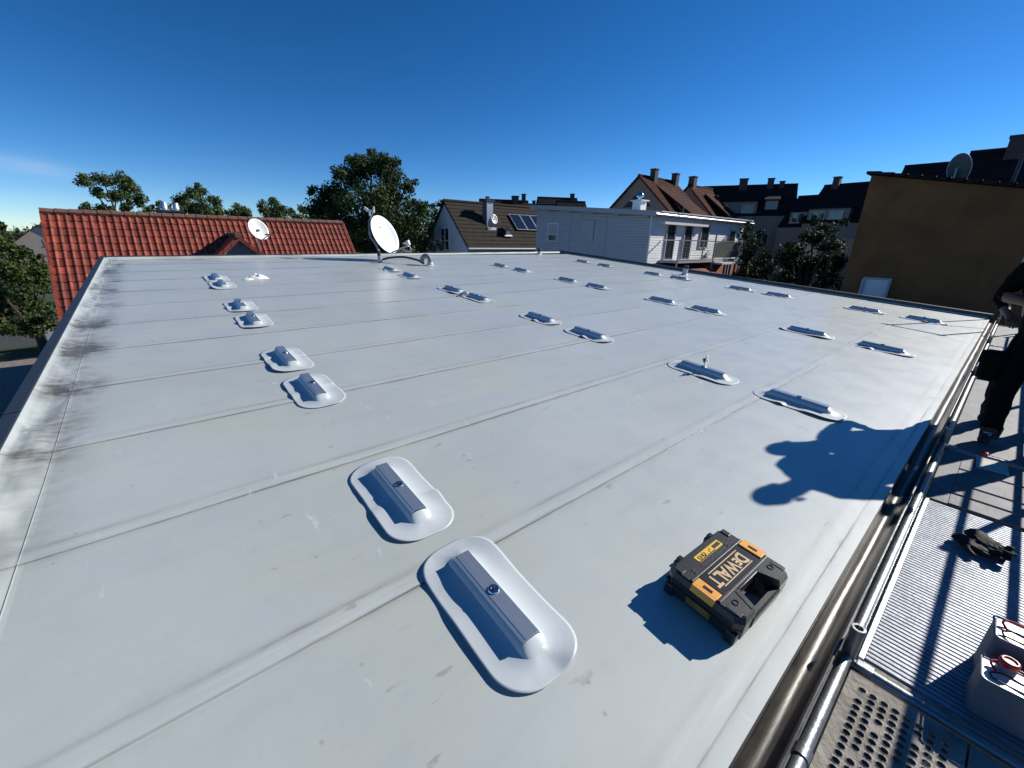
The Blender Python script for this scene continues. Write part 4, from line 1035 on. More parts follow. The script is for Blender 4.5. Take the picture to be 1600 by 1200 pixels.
for k in range(7):
    obj('ridge_tile', MB().tube([(dxw+.14-k*.42, 0, dz+.10), (dxw-.30-k*.42, 0, dz+.09)], [.12, .105], 8), 'ridge', dwall, True, mw=dm)
obj('dormer_trim', MB().tube([(dxw-.10, -dw*.96, dz-dh-.02), (dxw-.10, -.02, dz-.16)], .022, 6), 'trim_white', dwall, mw=dm)
# chimney behind the ridge with two steel cowls
ch = obj('chimney', MB().box((-1.0, 3.18, -1.5), (-.35, 4.02, .22)), 'chimney', t)
obj('chimney_plate', MB().box((-1.08, 3.08, .22), (-.27, 4.12, .29)), 'darkcap', ch)
for y in (3.42, 3.80): obj('cowl', MB().lathe([(.13, .29), (.13, .36), (.15, .37), (.10, .60), (.0, .60)], 16, T(-.66, y, 0) @ Matrix.Rotation(rad(-8), 4, 'X')), 'alu_plain', ch, True)
small_dish('small white satellite dish standing in front of the red tiled roof right of the dormer', (-17.83, 2.95, 0.16), rad(70), rad(24), .66, .76, .75)

# dark roofed house with pale gable
DX, DY, DZR = -28.44, 17.03, 2.51
t = house('dark_roof_house', 'steep dark roofed house with white gable, solar panels and tall chimney', 'house', (DX, DY, DZR), 9.4, 0, 2.95, 2.97, GZ, 'wall_white', 'dark_tile', over=.35, gable_over=.12)
window(t, T(-.66, 0, -3.35) , 1.12, 1.50, ((.5,), (.42,)), fr='frame', sill=True)
dpm = slope_mx(0, 0, .06, math.atan2(2.97, 2.95), 1)
# clad chimney stack
ch = obj('chimney', MB().box((1.08, 2.62, -1.75), (1.62, 3.20, .10)), 'chimney', t)
obj('chimney_cladding', MB().box((1.622, 2.62, -1.75), (1.66, 3.20, .06)), 'alu_plain', ch)
obj('chimney_cap', MB().box((.98, 2.50, .10), (1.74, 3.32, .22)).box((1.24, 2.80, .22), (1.46, 3.02, .48)), 'darkcap', ch)
obj('chimney_flashing', MB().box((1.60, 2.50, -1.95), (1.95, 3.30, -1.70)), 'trim_white', ch)
for k in range(3):
    sp_ = obj('solar_panel', MB().box((1.10, 5.35+k*1.13, .10), (2.75, 6.44+k*1.13, .17)), 'alu_plain', t, mw=dpm)
    obj('cell_sheet', MB().box((1.14, 5.39+k*1.13, .17), (2.71, 6.40+k*1.13, .176)), 'solar', sp_)
sk = obj('skylight', MB().box((2.55, 3.65, .05), (3.45, 4.45, .12)), 'darkcap', t, mw=dpm)
obj('pane', MB().box((2.62, 3.72, .03), (3.42, 4.38, .07), T(2.55, 0, .08) @ Matrix.Rotation(rad(-28), 4, 'Y') @ T(-2.55, 0, 0)), 'glass', sk)
obj('lower_sash', MB().box((3.35, 3.68, .10), (3.50, 4.42, .16)), 'trim_white', sk)
obj('eaves_gutter', MB().tube([(3.25, -.15, -3.22), (3.25, 9.5, -3.22)], .08, 8), 'trim', t, True)
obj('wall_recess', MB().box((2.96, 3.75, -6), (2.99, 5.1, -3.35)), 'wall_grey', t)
small_dish('little white satellite dish by the chimney on the dark roof', (-26.75, 20.35, 1.42), rad(82), rad(15), .62, .70, .55)

# grey sided building with balcony
BX, BXL, BY, BYE = -13.54, -22.76, 21.03, 32.9
t = thing('sided_building', 'grey sided building with lean-to roof and brick red ground floor', 'building', T(BX, BY, GZ))
H = -GZ
zt = lambda x: H + 1.36 + (x)*(-.072)          # roof underside falls towards +X (x local, <= 0)
xl = BXL - BX
core = MB().add([(xl, .05, 0), (-.05, .05, 0), (-.05, BYE-BY, 0), (xl, BYE-BY, 0), (xl, .05, zt(xl)), (-.05, .05, zt(0)), (-.05, BYE-BY, zt(0)), (xl, BYE-BY, zt(xl))], [(0,1,2,3),(4,5,6,7),(0,1,5,4),(1,2,6,5),(2,3,7,6),(3,0,4,7)])
obj('wall', core, 'wall_grey', t)
# lap siding, front (-Y) side
m = MB(); z = 0; pitch = .14
while z < H+2.2:
    x1 = 0.0
    # stop each board under the sloping roof
    ztop = z+pitch
    xr_ = min(x1, (ztop - H - 1.36)/(-.072)) if ztop > zt(0) else x1
    if xr_ > xl+.1:
        m.add([(xl, -.005, z+.016), (xr_, -.005, z+.016), (xr_, .030, ztop), (xl, .030, ztop), (xl, .05, z+.016), (xr_, .05, z+.016)], [(0,1,2,3),(0,4,5,1)])
    z += pitch
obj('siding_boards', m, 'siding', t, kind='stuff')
for x in (-5.95, -3.05): obj('joint_trim', MB().box((x-.03, -.01, 0), (x+.03, .05, zt(x))), 'trim', t)
obj('corner_trim', MB().box((-.06, 0, 0), (.02, .07, zt(0))), 'trim_white', t)
window(t, T(-7.93, .02, H-.04), .85, 1.05, ((), ()), fr='frame', pane='glass')
obj('roller_blind', MB().box((-7.90, -.03, H+.30), (-7.10, -.005, H+1.02)), 'shutter', t)
sw = obj('window', MB().box((-5.0, -.035, H-.02), (-3.95, .02, H+1.22)), 'trim', t)
obj('roller_shutter', MB().box((-4.90, -.055, H), (-3.98, -.036, H+1.18)), 'shutter', sw)
# roof slab with deep fascia
def roof_box(x0, x1, y0, y1, th, lift=0):
    z0, z1 = zt(x0)+lift, zt(x1)+lift
    return MB().add([(x0,y0,z0),(x1,y0,z1),(x1,y1,z1),(x0,y1,z0),(x0,y0,z0+th),(x1,y0,z1+th),(x1,y1,z1+th),(x0,y1,z0+th)], [(0,3,2,1),(4,5,6,7),(0,1,5,4),(1,2,6,5),(2,3,7,6),(3,0,4,7)])
rf = obj('roof', roof_box(xl-.35, .36, -.30, BYE-BY+.3, .20, .002), 'trim', t)
obj('roof_edge', roof_box(xl-.45, .42, -.34, -.305, .26, -.02), 'trim', rf)
for k in range(16): obj('eaves_plate', MB().box((.26, .2+k*.75, zt(.5)+.21), (.44, .90+k*.75, zt(.5)+.26)), 'trim_white', rf)
obj('eaves_gutter', MB().tube([(.41, -.3, zt(.5)+.09), (.41, 12.3, zt(.5)+.05)], .055, 8), 'alu_plain', rf, True)
obj('awning_cassette', MB().box((.02, .8, H+.95), (.35, 5.8, H+1.08)), 'trim_white', t)
obj('downpipe', MB().tube([(.40, 11.9, zt(.5)+.03), (.2, 11.85, H+.75), (.14, 11.85, H+.5), (.14, 11.85, 1)], .06, 8), 'trim_white', t, True)
# balcony side (+X)
m = MB(); z = H-1.15
while z < zt(0)-.02:
    m.add([(.016, .07, z), (.016, 11.85, z), (-.0, 11.85, z+.14), (-.0, .07, z+.14), (-.02, .07, z), (-.02, 11.85, z)], [(0,1,2,3),(0,4,5,1)]); z += .14
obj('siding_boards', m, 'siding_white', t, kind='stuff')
obj('red_render', MB().box((-.045, .07, 0), (.01, 11.86, H-1.152)), 'wall_red', t)
obj('corner_trim', MB().box((-.05, 11.80, H-1.2), (.03, 11.9, zt(0))), 'trim', t)
SWM = lambda y, z: Matrix(((0, -1, 0, .018), (1, 0, 0, y), (0, 0, 1, z), (0, 0, 0, 1)))   # wall facing +X
for y, z, ww, hh, nm in ((1.65, H-.95, .85, 2.0, 'balcony_door'), (5.6, H-.25, .95, 1.3, 'window'), (9.6, H-.95, .85, 1.75, 'balcony_door'), (3.6, H-.95, .85, 1.9, 'balcony_door')):
    window(t, SWM(y, z), ww, hh, ((), ()), sill=False, name=nm)
for y, z, ww, hh in ((7.2, H-2.75, .8, 1.2), (9.9, H-3.1, .85, 1.7)): window(t, SWM(y, z), ww, hh, ((.5,), ()), name='window')
# balcony
bal = thing('balcony', 'metal balcony with wire railing and grey reed screen', 'balcony', T(BX, BY, GZ))
X1 = 1.15
obj('floor_slab', MB().box((.03, 1.2, H-1.10), (X1, 9.9, H-.96)), 'trim', bal)
obj('lower_canopy', MB().box((X1+.02, 5.6, H-1.22), (X1+.55, 10.0, H-1.12)), 'trim_white', bal)
for y in (1.25, 4.0, 5.5, 9.85):
    obj('post', MB().box((X1-.06, y-.035, (0 if y in (1.25, 5.5) else H-1.0)), (X1, y+.035, H+.12)), 'galv', bal)
obj('tall_post', MB().tube([(X1-.03, 5.42, 0), (X1-.03, 5.42, H+.5)], .05, 8), 'galv', bal)
obj('hand_rail', MB().box((X1-.065, 1.25, H+.10), (X1+.005, 9.9, H+.15)), 'alu_plain', bal)
obj('hand_rail', MB().box((.05, 1.22, H+.10), (X1, 1.28, H+.15)), 'alu_plain', bal)
wg = MB()
for k in range(6): wg.tube([(X1-.03, 1.3, H-.85+k*.15), (X1-.03, 5.4, H-.85+k*.15)], .008, 4)
for k in range(14): wg.tube([(X1-.03, 1.5+k*.28, H-.92), (X1-.03, 1.5+k*.28, H+.08)], .006, 4)
obj('wire_grid', wg, 'galv', bal)
obj('bottom_rail', MB().box((X1-.05, 1.25, H-.97), (X1+.005, 9.9, H-.92)), 'alu_plain', bal)
rs = MB()
for k in range(84): rs.tube([(X1-.02+.006*(k % 2), 5.65+k*.0495, H-.86+.02*(k % 3)), (X1-.02+.006*(k % 2), 5.65+k*.0495, H+.03+.015*(k % 4))], .026, 5)
obj('reed_screen', rs, 'bamboo', bal, kind='stuff')
aw = MB().add([(.03, 1.5, H-1.12), (1.7, 1.5, H-1.75), (1.7, 5.2, H-1.75), (.03, 5.2, H-1.12), (.03, 1.5, H-1.14), (1.7, 1.5, H-1.78), (1.7, 5.2, H-1.78), (.03, 5.2, H-1.14)], [(0,1,2,3),(7,6,5,4),(0,4,5,1),(1,5,6,2),(2,6,7,3),(3,7,4,0)])
tag(obj('awning', aw, 'red_awning', None, mw=T(BX, BY, GZ)), 'dark red awning stretched below the balcony of the grey sided building', 'awning')
ch = thing('steel_flue', 'square pale chimney with a gleaming steel cowl on the grey sided roof', 'chimney', T(-17.85, 26.0, 1.55))
obj('shaft', MB().box((-.33, -.33, 0), (.33, .33, 1.05)), 'siding_white', ch)
obj('shaft_plate', MB().box((-.46, -.46, 1.05), (.46, .46, 1.12)), 'trim_white', ch)
obj('cowl', MB().lathe([(.16, 1.12), (.16, 1.3), (.26, 1.34), (.26, 1.42), (.12, 1.60), (.0, 1.62)], 16), 'steel', ch, True)
tag(obj('roof_aerial', MB().tube([(0, 0, 0), (0, 0, 1.15)], .018, 6).tube([(-.12, 0, 1.0), (.12, 0, 1.0)], .01, 5), 'galv', None, mw=T(-13.0, 23.2, 1.45)), 'thin rod aerial on the eaves of the grey sided building', 'aerial')

# row houses up the hill
def row_windows(t, wins, mxf):
    for (x, z, ww, hh) in wins: window(t, mxf(x, z), ww, hh, ((.5,), ()), pane='glass')
A0 = (-27.7, 39.88, 6.39)
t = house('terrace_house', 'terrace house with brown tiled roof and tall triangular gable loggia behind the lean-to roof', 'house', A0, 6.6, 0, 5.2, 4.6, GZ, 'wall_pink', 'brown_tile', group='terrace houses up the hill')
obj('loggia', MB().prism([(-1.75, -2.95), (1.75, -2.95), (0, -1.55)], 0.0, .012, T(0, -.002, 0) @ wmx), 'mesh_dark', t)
chimney(t, .35, 2.0, -.6, .75, .6); chimney(t, .35, 6.2, -.6, .75, .6)
dmw = MB().prism([(3.0, -1.9-.6), (5.0, -3.4-.6), (5.0, -5), (3.0, -5)], -4.6, -2.2, wmx); obj('side_dormer', dmw, 'wall_pink', t)
obj('dormer_roof', MB().add([(1.0, 1.6, -.75), (5.7, 1.6, -3.85), (5.7, 5.2, -3.85), (1.0, 5.2, -.75), (1.0, 1.6, -.95), (5.7, 1.6, -4.05), (5.7, 5.2, -4.05), (1.0, 5.2, -.95)], [(0,1,2,3),(7,6,5,4),(0,4,5,1),(1,5,6,2),(2,6,7,3),(3,7,4,0)]), 'brown_tile', t)
B0_ = (-27.5, 49.6, 6.3)
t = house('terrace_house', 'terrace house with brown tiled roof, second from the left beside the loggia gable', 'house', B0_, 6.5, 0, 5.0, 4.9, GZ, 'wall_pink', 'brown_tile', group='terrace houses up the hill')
chimney(t, 0, .6, -.6, .95, .7)
obj('dormer_roof', MB().add([(1.2, 1.6, -.75), (5.6, 1.6, -4.1), (5.6, 5.2, -4.1), (1.2, 5.2, -.75), (1.2, 1.6, -1.0), (5.6, 1.6, -4.35), (5.6, 5.2, -4.35), (1.2, 5.2, -1.0)], [(0,1,2,3),(7,6,5,4),(0,4,5,1),(1,5,6,2),(2,6,7,3),(3,7,4,0)]), 'brown_tile', t)
CL, CR = Vector((-28.6, 55.4, 6.66)), Vector((-19.69, 59.49, 6.66))
azc = math.atan2((CR-CL).x, (CR-CL).y); Lc = (CR-CL).length
t = house('terrace_house', 'terrace house with long black roof, wide dormer and pale front above the dark trees', 'house', tuple(CL), Lc, azc, 3.6, 3.35, GZ, 'wall_cream', 'black_tile', over=.25, group='terrace houses up the hill')
CX = lambda y, z: Matrix(((0, -1, 0, 3.63), (1, 0, 0, y), (0, 0, 1, z), (0, 0, 0, 1)))
chimney(t, .2, 4.3, -.5, .75, .9); chimney(t, .2, 7.2, -.5, .7, .65); chimney(t, .2, 8.4, -.4, .35, .5)
dm2 = obj('wide_dormer', MB().box((1.6, 1.4, -4.3), (3.55, 6.1, -2.0)), 'wall_cream', t)
obj('dormer_roof', MB().box((1.2, 1.2, -2.0), (3.75, 6.3, -1.85)), 'black_tile', dm2)
for y in (1.8, 4.6): window(t, Matrix(((0, -1, 0, 3.56), (1, 0, 0, y), (0, 0, 1, -3.75), (0, 0, 0, 1))), 1.1, 1.35, ((.5,), ()))
dm2 = obj('small_dormer', MB().box((2.0, 6.9, -3.4), (3.1, 8.2, -1.75)), 'wall_cream', t)
obj('dormer_roof', MB().add([(.9, 6.75, -1.0), (3.25, 6.75, -1.75), (3.25, 8.35, -1.75), (.9, 8.35, -1.0), (.9, 6.75, -1.15), (3.25, 6.75, -1.9), (3.25, 8.35, -1.9), (.9, 8.35, -1.15)], [(0,1,2,3),(7,6,5,4),(0,4,5,1),(1,5,6,2),(2,6,7,3),(3,7,4,0)]), 'black_tile', dm2)
window(t, Matrix(((0, -1, 0, 3.11), (1, 0, 0, 7.1), (0, 0, 1, -3.0), (0, 0, 0, 1))), .95, .95, ((.5,), ()))
for y, z in ((1.6, -7.2), (4.5, -7.2), (6.6, -7.0), (6.6, -10)): window(t, CX(y, z), 1.2, 1.5, ((.5,), ()))
obj('balcony_slab', MB().box((3.62, 1.2, -4.75), (4.8, 5.8, -4.6)).box((4.75, 1.2, -4.6), (4.8, 5.8, -3.7)), 'wall_cream', t)
obj('downpipe', MB().tube([(3.9, 9.3, -3.7), (3.72, 9.2, -4.4), (3.72, 9.2, -14)], .06, 6), 'darkcap', t)
D0 = Vector((-18.4, 57.4, 5.1))
t = house('terrace_house', 'lower black roofed terrace house joining the long black roofs', 'house', tuple(D0), 3.4, rad(94), 3.4, 3.1, GZ, 'wall_cream', 'black_tile', over=.25, gable_over=.02, group='terrace houses up the hill')
dm2 = obj('dormer', MB().box((1.9, .9, -3.1), (3.3, 2.6, -1.75)), 'wall_cream', t); obj('dormer_roof', MB().box((1.0, .75, -1.75), (3.45, 2.75, -1.62)), 'black_tile', dm2)
window(t, Matrix(((0, -1, 0, 3.31), (1, 0, 0, 1.2), (0, 0, 1, -2.75), (0, 0, 0, 1))), 1.1, .85, ((.5,), ()))
E0 = Vector((-15.9, 57.3, 6.05))
t = house('terrace_house', 'black roofed terrace house with two dormers next to the ochre wall', 'house', tuple(E0), 9.0, rad(94), 4.0, 3.7, GZ, 'wall_cream', 'black_tile', over=.25, group='terrace houses up the hill')
chimney(t, .2, .9, -.5, .75, .6)
for y, wd in ((.3, 3.6), (5.0, 3.4)):
    dm2 = obj('dormer', MB().box((2.2, y, -4.1), (3.9, y+wd, -2.5)), 'wall_cream', t); obj('dormer_roof', MB().box((1.4, y-.15, -2.5), (4.1, y+wd+.15, -2.36)), 'black_tile', dm2)
    for q in (.35, 1.9): window(t, Matrix(((0, -1, 0, 3.91), (1, 0, 0, y+q), (0, 0, 1, -3.75), (0, 0, 0, 1))), 1.15, 1.0, ((.5,), ()))
for y in (.8, 4.0, 6.5): window(t, Matrix(((0, -1, 0, 4.02), (1, 0, 0, y), (0, 0, 1, -7), (0, 0, 0, 1))), 1.3, 1.5, ((.5,), ()))
# houses behind the dark roof
t = house('distant_house', 'reddish hipped roof house peeping over the dark roof behind its chimney', 'house', (-41.02, 29.32, 4.06), 5.2, rad(28), 3.6, 3.4, GZ, 'wall_cream', 'brown_tile')
chimney(t, 0, 3.9, -.4, .5, .7); chimney(t, 0, 4.9, -.4, .75, .4)
t = house('distant_house', 'long black roofed house showing left of the lean-to roof with a small chimney', 'house', (-50.95, 41.03, 4.83), 11, rad(36), 4, 3.6, GZ, 'wall_white', 'black_tile')
chimney(t, 0, 1.2, -.4, .5, .6); chimney(t, 0, 4.0, -.4, .5, .45)
t = house('distant_house', 'black roofed house with bright white gable showing above the lean-to roof', 'house', (-53.02, 49.34, 6.4), 6.2, rad(30), 3.4, 3.2, GZ, 'wall_white', 'black_tile')
chimney(t, 0, 5.6, -.4, .7, .6)
t = house('distant_house', 'small black roofed house with white gable lowest in the group above the lean-to roof', 'house', (-44.70, 45.35, 5.16), 3.8, rad(30), 3, 2.9, GZ, 'wall_white', 'black_tile')

# ochre walled house on the right
t = thing('ochre_house', 'ochre walled house in shade with one white window beyond the right rim', 'house', T(0, 20, GZ))
zy = lambda x: H + 2.38 - .186*(x+4.29)
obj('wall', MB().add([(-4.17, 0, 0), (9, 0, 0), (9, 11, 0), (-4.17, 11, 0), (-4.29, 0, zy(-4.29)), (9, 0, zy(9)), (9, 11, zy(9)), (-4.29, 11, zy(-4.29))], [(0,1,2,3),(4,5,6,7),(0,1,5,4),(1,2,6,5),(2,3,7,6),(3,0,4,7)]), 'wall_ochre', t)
rm = MB()
for k in range(38):
    x0 = -4.42 + k*.36; x1 = x0+.40
    rm.add([(x0, -.16, zy(x0)+.01), (x1, -.16, zy(x1)+.03), (x1, 11.2, zy(x1)+.03), (x0, 11.2, zy(x0)+.01), (x0, -.16, zy(x0)+.10), (x1, -.16, zy(x1)+.14), (x1, 11.2, zy(x1)+.14), (x0, 11.2, zy(x0)+.10)], [(0,3,2,1),(4,5,6,7),(0,1,5,4),(1,2,6,5),(2,3,7,6),(3,0,4,7)])
obj('roof', rm, 'black_tile', t)
wo = window(t, T(-3.58, -.0, H-2.25), .66, 1.12, ((), ()), fr='trim', pane='frame', sill=False, d=.07)
obj('reveal', MB().box((-.10, -.05, 0), (-.02, .0, 1.12)), 'trim_white', wo)
small_dish('dark silhouetted satellite dish on the ochre house roof', (-2.28, 21.5, 2.55), rad(15), rad(20), .62, .95, .8, dark=True)
tag(obj('roof_vent_pole', MB().tube([(0, 0, 0), (0, 0, 1.0)], .05, 8).box((-.1, -.1, 1.0), (.1, .1, 1.1)), 'darkcap', None, mw=T(-.95, 21.6, 1.75)), 'short dark pole right of the dish on the ochre house roof', 'pole')
t = house('terrace_house', 'black roof rising behind the ochre house left of the dark dish', 'house', (-8.35, 49.7, 6.3), 7.5, rad(88), 4, 3.8, GZ, 'wall_cream', 'black_tile', group='terrace houses up the hill')
t = house('terrace_house', 'tallest black roof behind the ochre house at the right edge', 'house', (-3.9, 41.6, 5.75), 12, rad(88), 4.5, 4.5, GZ, 'wall_cream', 'black_tile', group='terrace houses up the hill')
chimney(t, .3, 1.7, -.8, .62, .8)
# garage and far house on the left
t = thing('flat_garage', 'dark flat roofed garage below the left rim of the roof', 'garage', T(-14.6, -6.2, GZ))
obj('wall', MB().box((-1.0, -6, 0), (4.9, 4.6, 4.55)), 'chimney', t)
obj('roof_slab', MB().box((-1.3, -6.3, 4.552), (5.2, 4.9, 4.80)), 'darkcap', t)
obj('roof_gravel', MB().box((-1.1, -6.1, 4.802), (5.0, 4.7, 4.84)), 'mortar', t)
obj('fascia', MB().box((5.202, -6.3, 4.45), (5.25, 4.9, 4.86)), 'cap', t)
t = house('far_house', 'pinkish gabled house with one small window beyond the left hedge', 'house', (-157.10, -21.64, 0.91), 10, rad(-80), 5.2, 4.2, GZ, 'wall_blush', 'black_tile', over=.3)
window(t, T(.35, 0, -4.6), 1.5, 1.4, ((), ()), pane='shutter')
sh = thing('garden_shed', 'small dark garden shed under the left hedge', 'shed', T(*(-46.00, -8.79, -6.32)) )
obj('shed_wall', MB().box((-1.4, -1.2, -2.2), (1.4, 1.2, .4)), 'chimney', sh)
obj('shed_roof', MB().add([(-1.6, -1.4, .4), (1.6, -1.4, .4), (1.6, 1.4, .4), (-1.6, 1.4, .4), (0, -1.4, 1.1), (0, 1.4, 1.1)], [(0,1,4),(2,3,5),(1,2,5,4),(3,0,4,5),(0,3,2,1)]), 'black_tile', sh)

# ------------------------------------------------------------------ trees, hedges
def blob_leaves(m, ctr, r, n, size, rnd, flat=.85):
    for _ in range(n):
        while True:
            d = Vector((rnd.uniform(-1, 1), rnd.uniform(-1, 1), rnd.uniform(-1, 1)))
            if .05 < d.length < 1: break
        d.normalize()
        rr_ = r*(rnd.random()**.45)*rnd.uniform(.75, 1.12)
        p = ctr + Vector((d.x*rr_, d.y*rr_, d.z*rr_*flat))
        nrm = (d + Vector((rnd.gauss(0, .7), rnd.gauss(0, .7), rnd.gauss(0.2, .7)))).normalized()
        a = nrm.orthogonal().normalized(); a.rotate(Matrix.Rotation(rnd.uniform(0, 2*PI), 3, nrm)); b = nrm.cross(a)
        s_ = size*rnd.uniform(.6, 1.35)
        m.add([p-a*s_*.5, p-b*s_*.36+nrm*s_*.08, p+a*s_*.6, p+b*s_*.36+nrm*s_*.08], [(0,1,2,3)])
def tree(name, label, cat, lobes, size, dens, lm, seed, base_z=GZ, group=None, lean=(0, 0), limbs=True, sub=4):
    rnd = random.Random(seed)
    cs = [(Vector(c), r) for c, r in lobes]
    mid = sum((c for c, r in cs), Vector())/len(cs)
    base = Vector((mid.x+lean[0], mid.y+lean[1], base_z))
    t = thing(name, label, cat, T(*base), group)
    m = MB(); lb = MB()
    low = min(c.z for c, r in cs)
    fork = Vector((base.x*.7+mid.x*.3, base.y*.7+mid.y*.3, max(base_z+.5, low-1.2)))
    hgt = max(c.z for c, r in cs)-base_z
    tr = .025*hgt+.06
    obj('trunk', MB().tube([(0, 0, -.1), tuple((fork-base)*.5+Vector((.08, .05, 0))), tuple(fork-base)], [tr*1.25, tr, tr*.85], 9), 'bark', t, True)
    for c, r in cs:
        d3 = Vector((rnd.gauss(0, .3), rnd.gauss(0, .3), 0))*r
        if limbs:
            q = fork.lerp(c, .5)+Vector((rnd.gauss(0, .25), rnd.gauss(0, .25), .25))
            lb.tube([tuple(fork-base), tuple(q-base), tuple(c-base)], [tr*.45, tr*.22, tr*.06], 5)
        n = int(dens*r*r)
        for k in range(sub):                       # break each lobe into smaller clumps
            dd = Vector((rnd.gauss(0, 1), rnd.gauss(0, 1), rnd.gauss(0, .8))).normalized()
            cc = c + dd*r*rnd.uniform(.35, .75); r2 = r*rnd.uniform(.35, .62)
            blob_leaves(m, cc-base, r2, n//(sub+2), size, rnd)
            if limbs: lb.tube([tuple(c-base), tuple(cc-base)], [tr*.06, tr*.025], 4)
        blob_leaves(m, c-base, r*.72, 2*n//(sub+2), size, rnd)
    obj('crown', m, lm, t)
    if limbs: obj('limbs', lb, 'bark', t, True)
    return t
def lob(lst, jit=0, seed=1):
    rnd = random.Random(seed); out = []
    for c, r in lst: out.append((Vector(c)+Vector((rnd.uniform(-jit, jit), rnd.uniform(-jit, jit), 0)), r))
    return out
tree('tree', 'large dark leafy tree towering behind the white dish', 'tree', [((-34.15, 14.00, 4.98), 1.82), ((-33.52, 15.12, 4.33), 1.73), ((-35.60, 12.84, 4.10), 1.83), ((-37.01, 11.55, 3.17), 1.54), ((-36.65, 10.22, 2.23), 1.22), ((-36.05, 11.83, 1.83), 2.12), ((-31.19, 12.49, 2.47), 2.21), ((-31.59, 14.84, 2.74), 1.96), ((-32.11, 16.40, 1.37), 1.95), ((-32.44, 13.94, 0.91), 2.55), ((-34.80, 12.34, 0.31), 2.43), ((-28.94, 14.28, -0.08), 2.03), ((-34.67, 10.07, 0.71), 1.32), ((-28.75, 15.43, 0.12), 1.25), ((-31.87, 13.15, -0.59), 2.37), ((-34.67, 13.35, 5.49), 0.76), ((-31.28, 13.72, 5.07), 0.85), ((-33.88, 11.42, 4.26), 0.78), ((-30.74, 15.23, 3.67), 0.83), ((-35.57, 14.79, 6.22), 0.65), ((-35.95, 13.02, 5.51), 0.70), ((-31.27, 14.69, 5.19), 0.61), ((-37.38, 10.27, 3.28), 0.61), ((-29.12, 15.44, 2.14), 0.82)], 0.18, 620, 'leaf_green', 11, group='trees beyond the roofs', limbs=True)
tree('tree', 'spreading tree with sky showing through, left above the red ridge', 'tree', [((-70.94, -4.64, 5.24), 1.11), ((-65.84, -3.04, 5.22), 1.25), ((-63.65, -1.73, 4.92), 1.25), ((-69.51, -0.94, 4.64), 1.32), ((-63.29, -0.26, 3.39), 1.04), ((-66.64, -3.89, 3.95), 0.98), ((-73.14, -5.48, 2.44), 1.06), ((-70.79, -3.75, 2.31), 1.07), ((-64.70, -1.79, 2.33), 0.84), ((-68.26, 0.15, 2.43), 0.84), ((-67.80, -2.28, 4.02), 1.14), ((-67.88, -1.44, 3.42), 0.89), ((-66.87, -5.55, 1.62), 0.88), ((-70.62, -3.38, 1.48), 1.19), ((-66.72, -1.00, 1.49), 1.19)], 0.22, 560, 'leaf_mid', 12, group='trees beyond the roofs', limbs=True)
tree('tree', 'rounded tree with pointed top right of the twin cowls above the red ridge', 'tree', [((-68.96, 3.69, 3.97), 1.36), ((-67.41, 5.19, 4.57), 1.26), ((-61.39, 6.16, 3.60), 0.98), ((-63.21, 4.07, 2.67), 1.50), ((-60.67, 5.19, 2.57), 1.38), ((-62.63, 2.62, 2.50), 0.92), ((-61.11, 4.95, 4.81), 0.62), ((-60.77, 6.24, 2.36), 0.98), ((-67.39, 1.35, 2.61), 0.63), ((-62.98, 1.10, 2.95), 0.49), ((-65.69, 3.49, 1.53), 1.32), ((-61.51, 5.23, 1.51), 1.30)], 0.22, 560, 'leaf_mid', 13, group='trees beyond the roofs', limbs=True)
tree('tree', 'smallest of the trees above the red ridge', 'tree', [((-64.42, 8.81, 2.91), 1.09), ((-67.55, 10.05, 2.79), 1.04), ((-66.06, 8.22, 2.34), 0.99), ((-63.96, 8.83, 1.87), 1.22)], 0.22, 560, 'leaf_mid', 14, group='trees beyond the roofs', limbs=True)
tree('tree', 'low tree above the red ridge between the small one and the large tree', 'tree', [((-61.19, 11.05, 2.92), 0.98), ((-61.98, 12.51, 3.25), 1.40), ((-56.28, 12.49, 2.54), 1.07), ((-64.01, 12.35, 2.49), 1.44), ((-56.18, 11.81, 1.68), 1.41)], 0.22, 560, 'leaf_mid', 15, group='trees beyond the roofs', limbs=True)
tree('tree', 'lighter green tree at the foot of the large tree', 'tree', [((-43.15, 10.98, 2.13), 0.78), ((-42.93, 11.75, 1.84), 0.95), ((-39.47, 9.64, 1.24), 0.78), ((-42.15, 12.03, 1.40), 0.95), ((-39.75, 12.03, 1.66), 0.68), ((-41.55, 10.99, 0.92), 0.92), ((-37.52, 11.66, 0.79), 0.88)], 0.2, 400, 'leaf_mid', 16, group='trees beyond the roofs', limbs=True)
tree('tree', 'dark tree squeezed between the large tree and the dark roofed house', 'tree', [((-33.28, 19.06, 1.72), 0.89), ((-33.77, 19.88, 2.49), 0.66), ((-36.91, 20.80, 0.64), 1.26), ((-33.84, 18.12, -0.75), 1.31), ((-35.82, 20.88, 1.09), 0.89), ((-37.51, 21.11, 2.82), 0.54)], 0.24, 315, 'leaf_dark', 17, group='trees beyond the roofs', limbs=True)
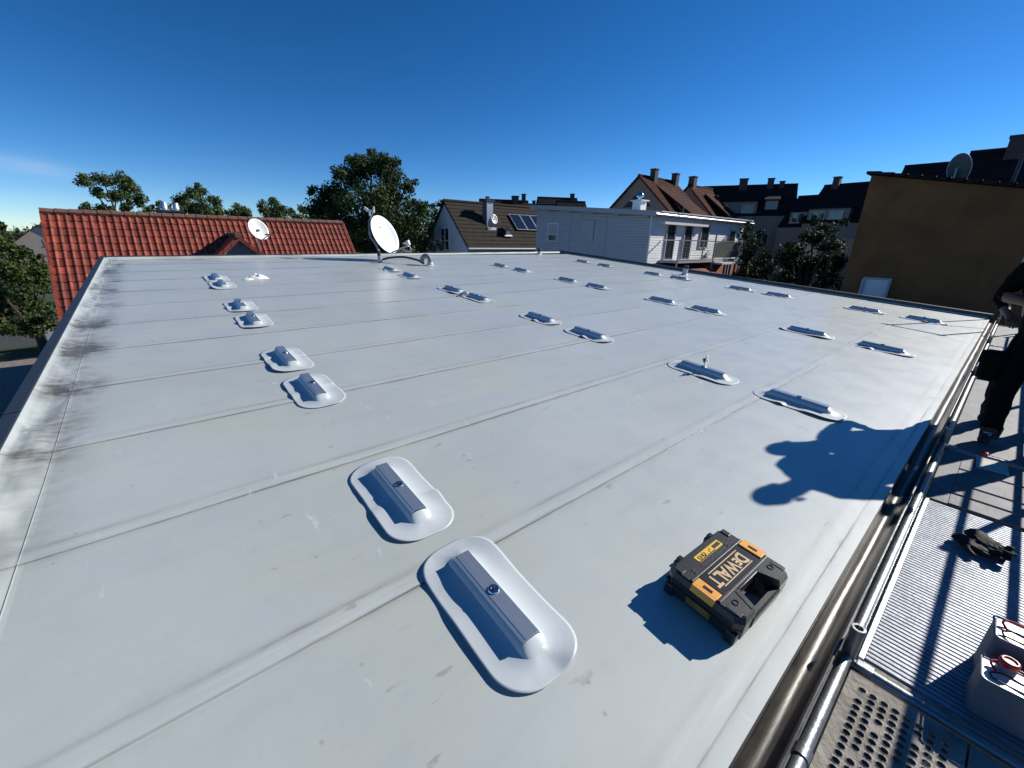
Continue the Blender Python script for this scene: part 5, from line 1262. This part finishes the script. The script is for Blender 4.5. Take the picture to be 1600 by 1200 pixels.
tree('hedge_tree', 'broad sunlit hedge tree at the left edge in front of the far house', 'tree', [((-46.40, -8.25, 0.21), 0.58), ((-42.98, -7.99, -0.91), 0.85), ((-42.35, -7.47, -1.44), 0.79), ((-42.44, -6.73, -1.53), 0.66), ((-43.13, -6.49, -2.06), 0.60), ((-40.59, -7.30, -2.54), 1.00), ((-42.77, -6.80, -3.12), 0.85), ((-42.38, -6.49, -3.87), 0.52), ((-44.57, -8.88, -4.08), 0.99), ((-39.41, -7.04, -3.94), 0.85), ((-42.88, -6.88, -4.95), 0.62), ((-41.32, -8.19, -2.40), 0.75), ((-41.33, -7.33, -3.23), 0.95), ((-41.90, -6.24, -2.66), 0.59), ((-44.32, -8.90, -5.24), 0.92), ((-40.25, -6.99, -4.94), 0.73), ((-45.12, -9.56, -4.76), 0.91), ((-42.69, -7.27, -2.19), 0.82), ((-41.03, -8.55, -5.81), 0.62), ((-40.12, -7.34, -5.63), 0.56)], 0.19, 900, 'leaf_hedge', 18, group='left garden greenery', limbs=True)
tree('shrub', 'low shrub beside the rim at the left edge below the hedge tree', 'shrub', [((-31.91, -5.51, -4.31), 0.65), ((-31.89, -6.06, -4.58), 0.69), ((-31.44, -5.01, -4.22), 0.49), ((-33.55, -5.71, -5.18), 0.63), ((-35.96, -7.40, -5.48), 0.62), ((-31.19, -4.91, -4.66), 0.40), ((-32.57, -6.90, -4.40), 0.55), ((-35.18, -6.57, -5.59), 0.57)], 0.16, 700, 'leaf_hedge', 19, group='left garden greenery', limbs=False)
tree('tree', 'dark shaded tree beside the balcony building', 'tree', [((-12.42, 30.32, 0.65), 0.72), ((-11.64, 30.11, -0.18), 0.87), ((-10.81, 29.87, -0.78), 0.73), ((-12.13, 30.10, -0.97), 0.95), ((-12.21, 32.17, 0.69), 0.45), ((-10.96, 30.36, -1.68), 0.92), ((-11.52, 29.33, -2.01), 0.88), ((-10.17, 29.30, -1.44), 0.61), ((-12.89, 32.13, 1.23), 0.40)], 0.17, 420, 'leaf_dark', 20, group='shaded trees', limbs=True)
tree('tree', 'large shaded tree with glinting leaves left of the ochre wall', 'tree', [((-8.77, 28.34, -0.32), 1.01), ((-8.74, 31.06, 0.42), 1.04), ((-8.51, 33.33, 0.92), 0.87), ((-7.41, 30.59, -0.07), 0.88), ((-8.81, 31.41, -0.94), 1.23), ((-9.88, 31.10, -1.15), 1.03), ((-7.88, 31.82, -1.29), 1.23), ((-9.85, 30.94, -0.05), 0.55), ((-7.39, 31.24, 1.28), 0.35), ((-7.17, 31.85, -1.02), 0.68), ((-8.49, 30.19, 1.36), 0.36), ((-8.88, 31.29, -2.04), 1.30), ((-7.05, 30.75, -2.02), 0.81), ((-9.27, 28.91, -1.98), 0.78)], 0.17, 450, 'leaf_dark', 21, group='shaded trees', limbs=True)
tree('bush', 'yellow green bush at the foot of the ochre wall', 'bush', [((-7.32, 32.65, -1.16), 0.33), ((-7.26, 32.34, -0.58), 0.27), ((-7.31, 32.27, -1.65), 0.37), ((-6.65, 30.56, -1.69), 0.35)], 0.12, 525, 'leaf_hedge', 22, group='shaded trees', limbs=False)
tree('bush', 'small bush in front of the white gable', 'bush', [((-28.01, 15.72, -0.66), 0.49), ((-28.71, 16.46, -0.40), 0.36), ((-28.10, 15.45, -0.84), 0.35), ((-27.00, 15.67, -0.81), 0.27)], 0.14, 525, 'leaf_hedge', 23, group=None, limbs=False)
# ------------------------------------------------------------------ forest on the skyline
m = MB(); rnd = random.Random(77)
for k in range(150):
    a = rad(-104 + 38*k/150); d = rnd.uniform(240, 300)
    c = Vector((math.sin(a)*d, math.cos(a)*d, -3.5 + 2.5*noise.noise(Vector((k*.09, 0, 0))) + rnd.uniform(-1, 1)))
    blob_leaves(m, c, rnd.uniform(4, 7), 110, 1.5, rnd)
    blob_leaves(m, c-Vector((0, 0, 5)), 7, 50, 2, rnd)
o = obj('far_forest', m, 'forest'); tag(o, 'dark forest line on the skyline behind the left houses', 'forest', None, 'stuff')
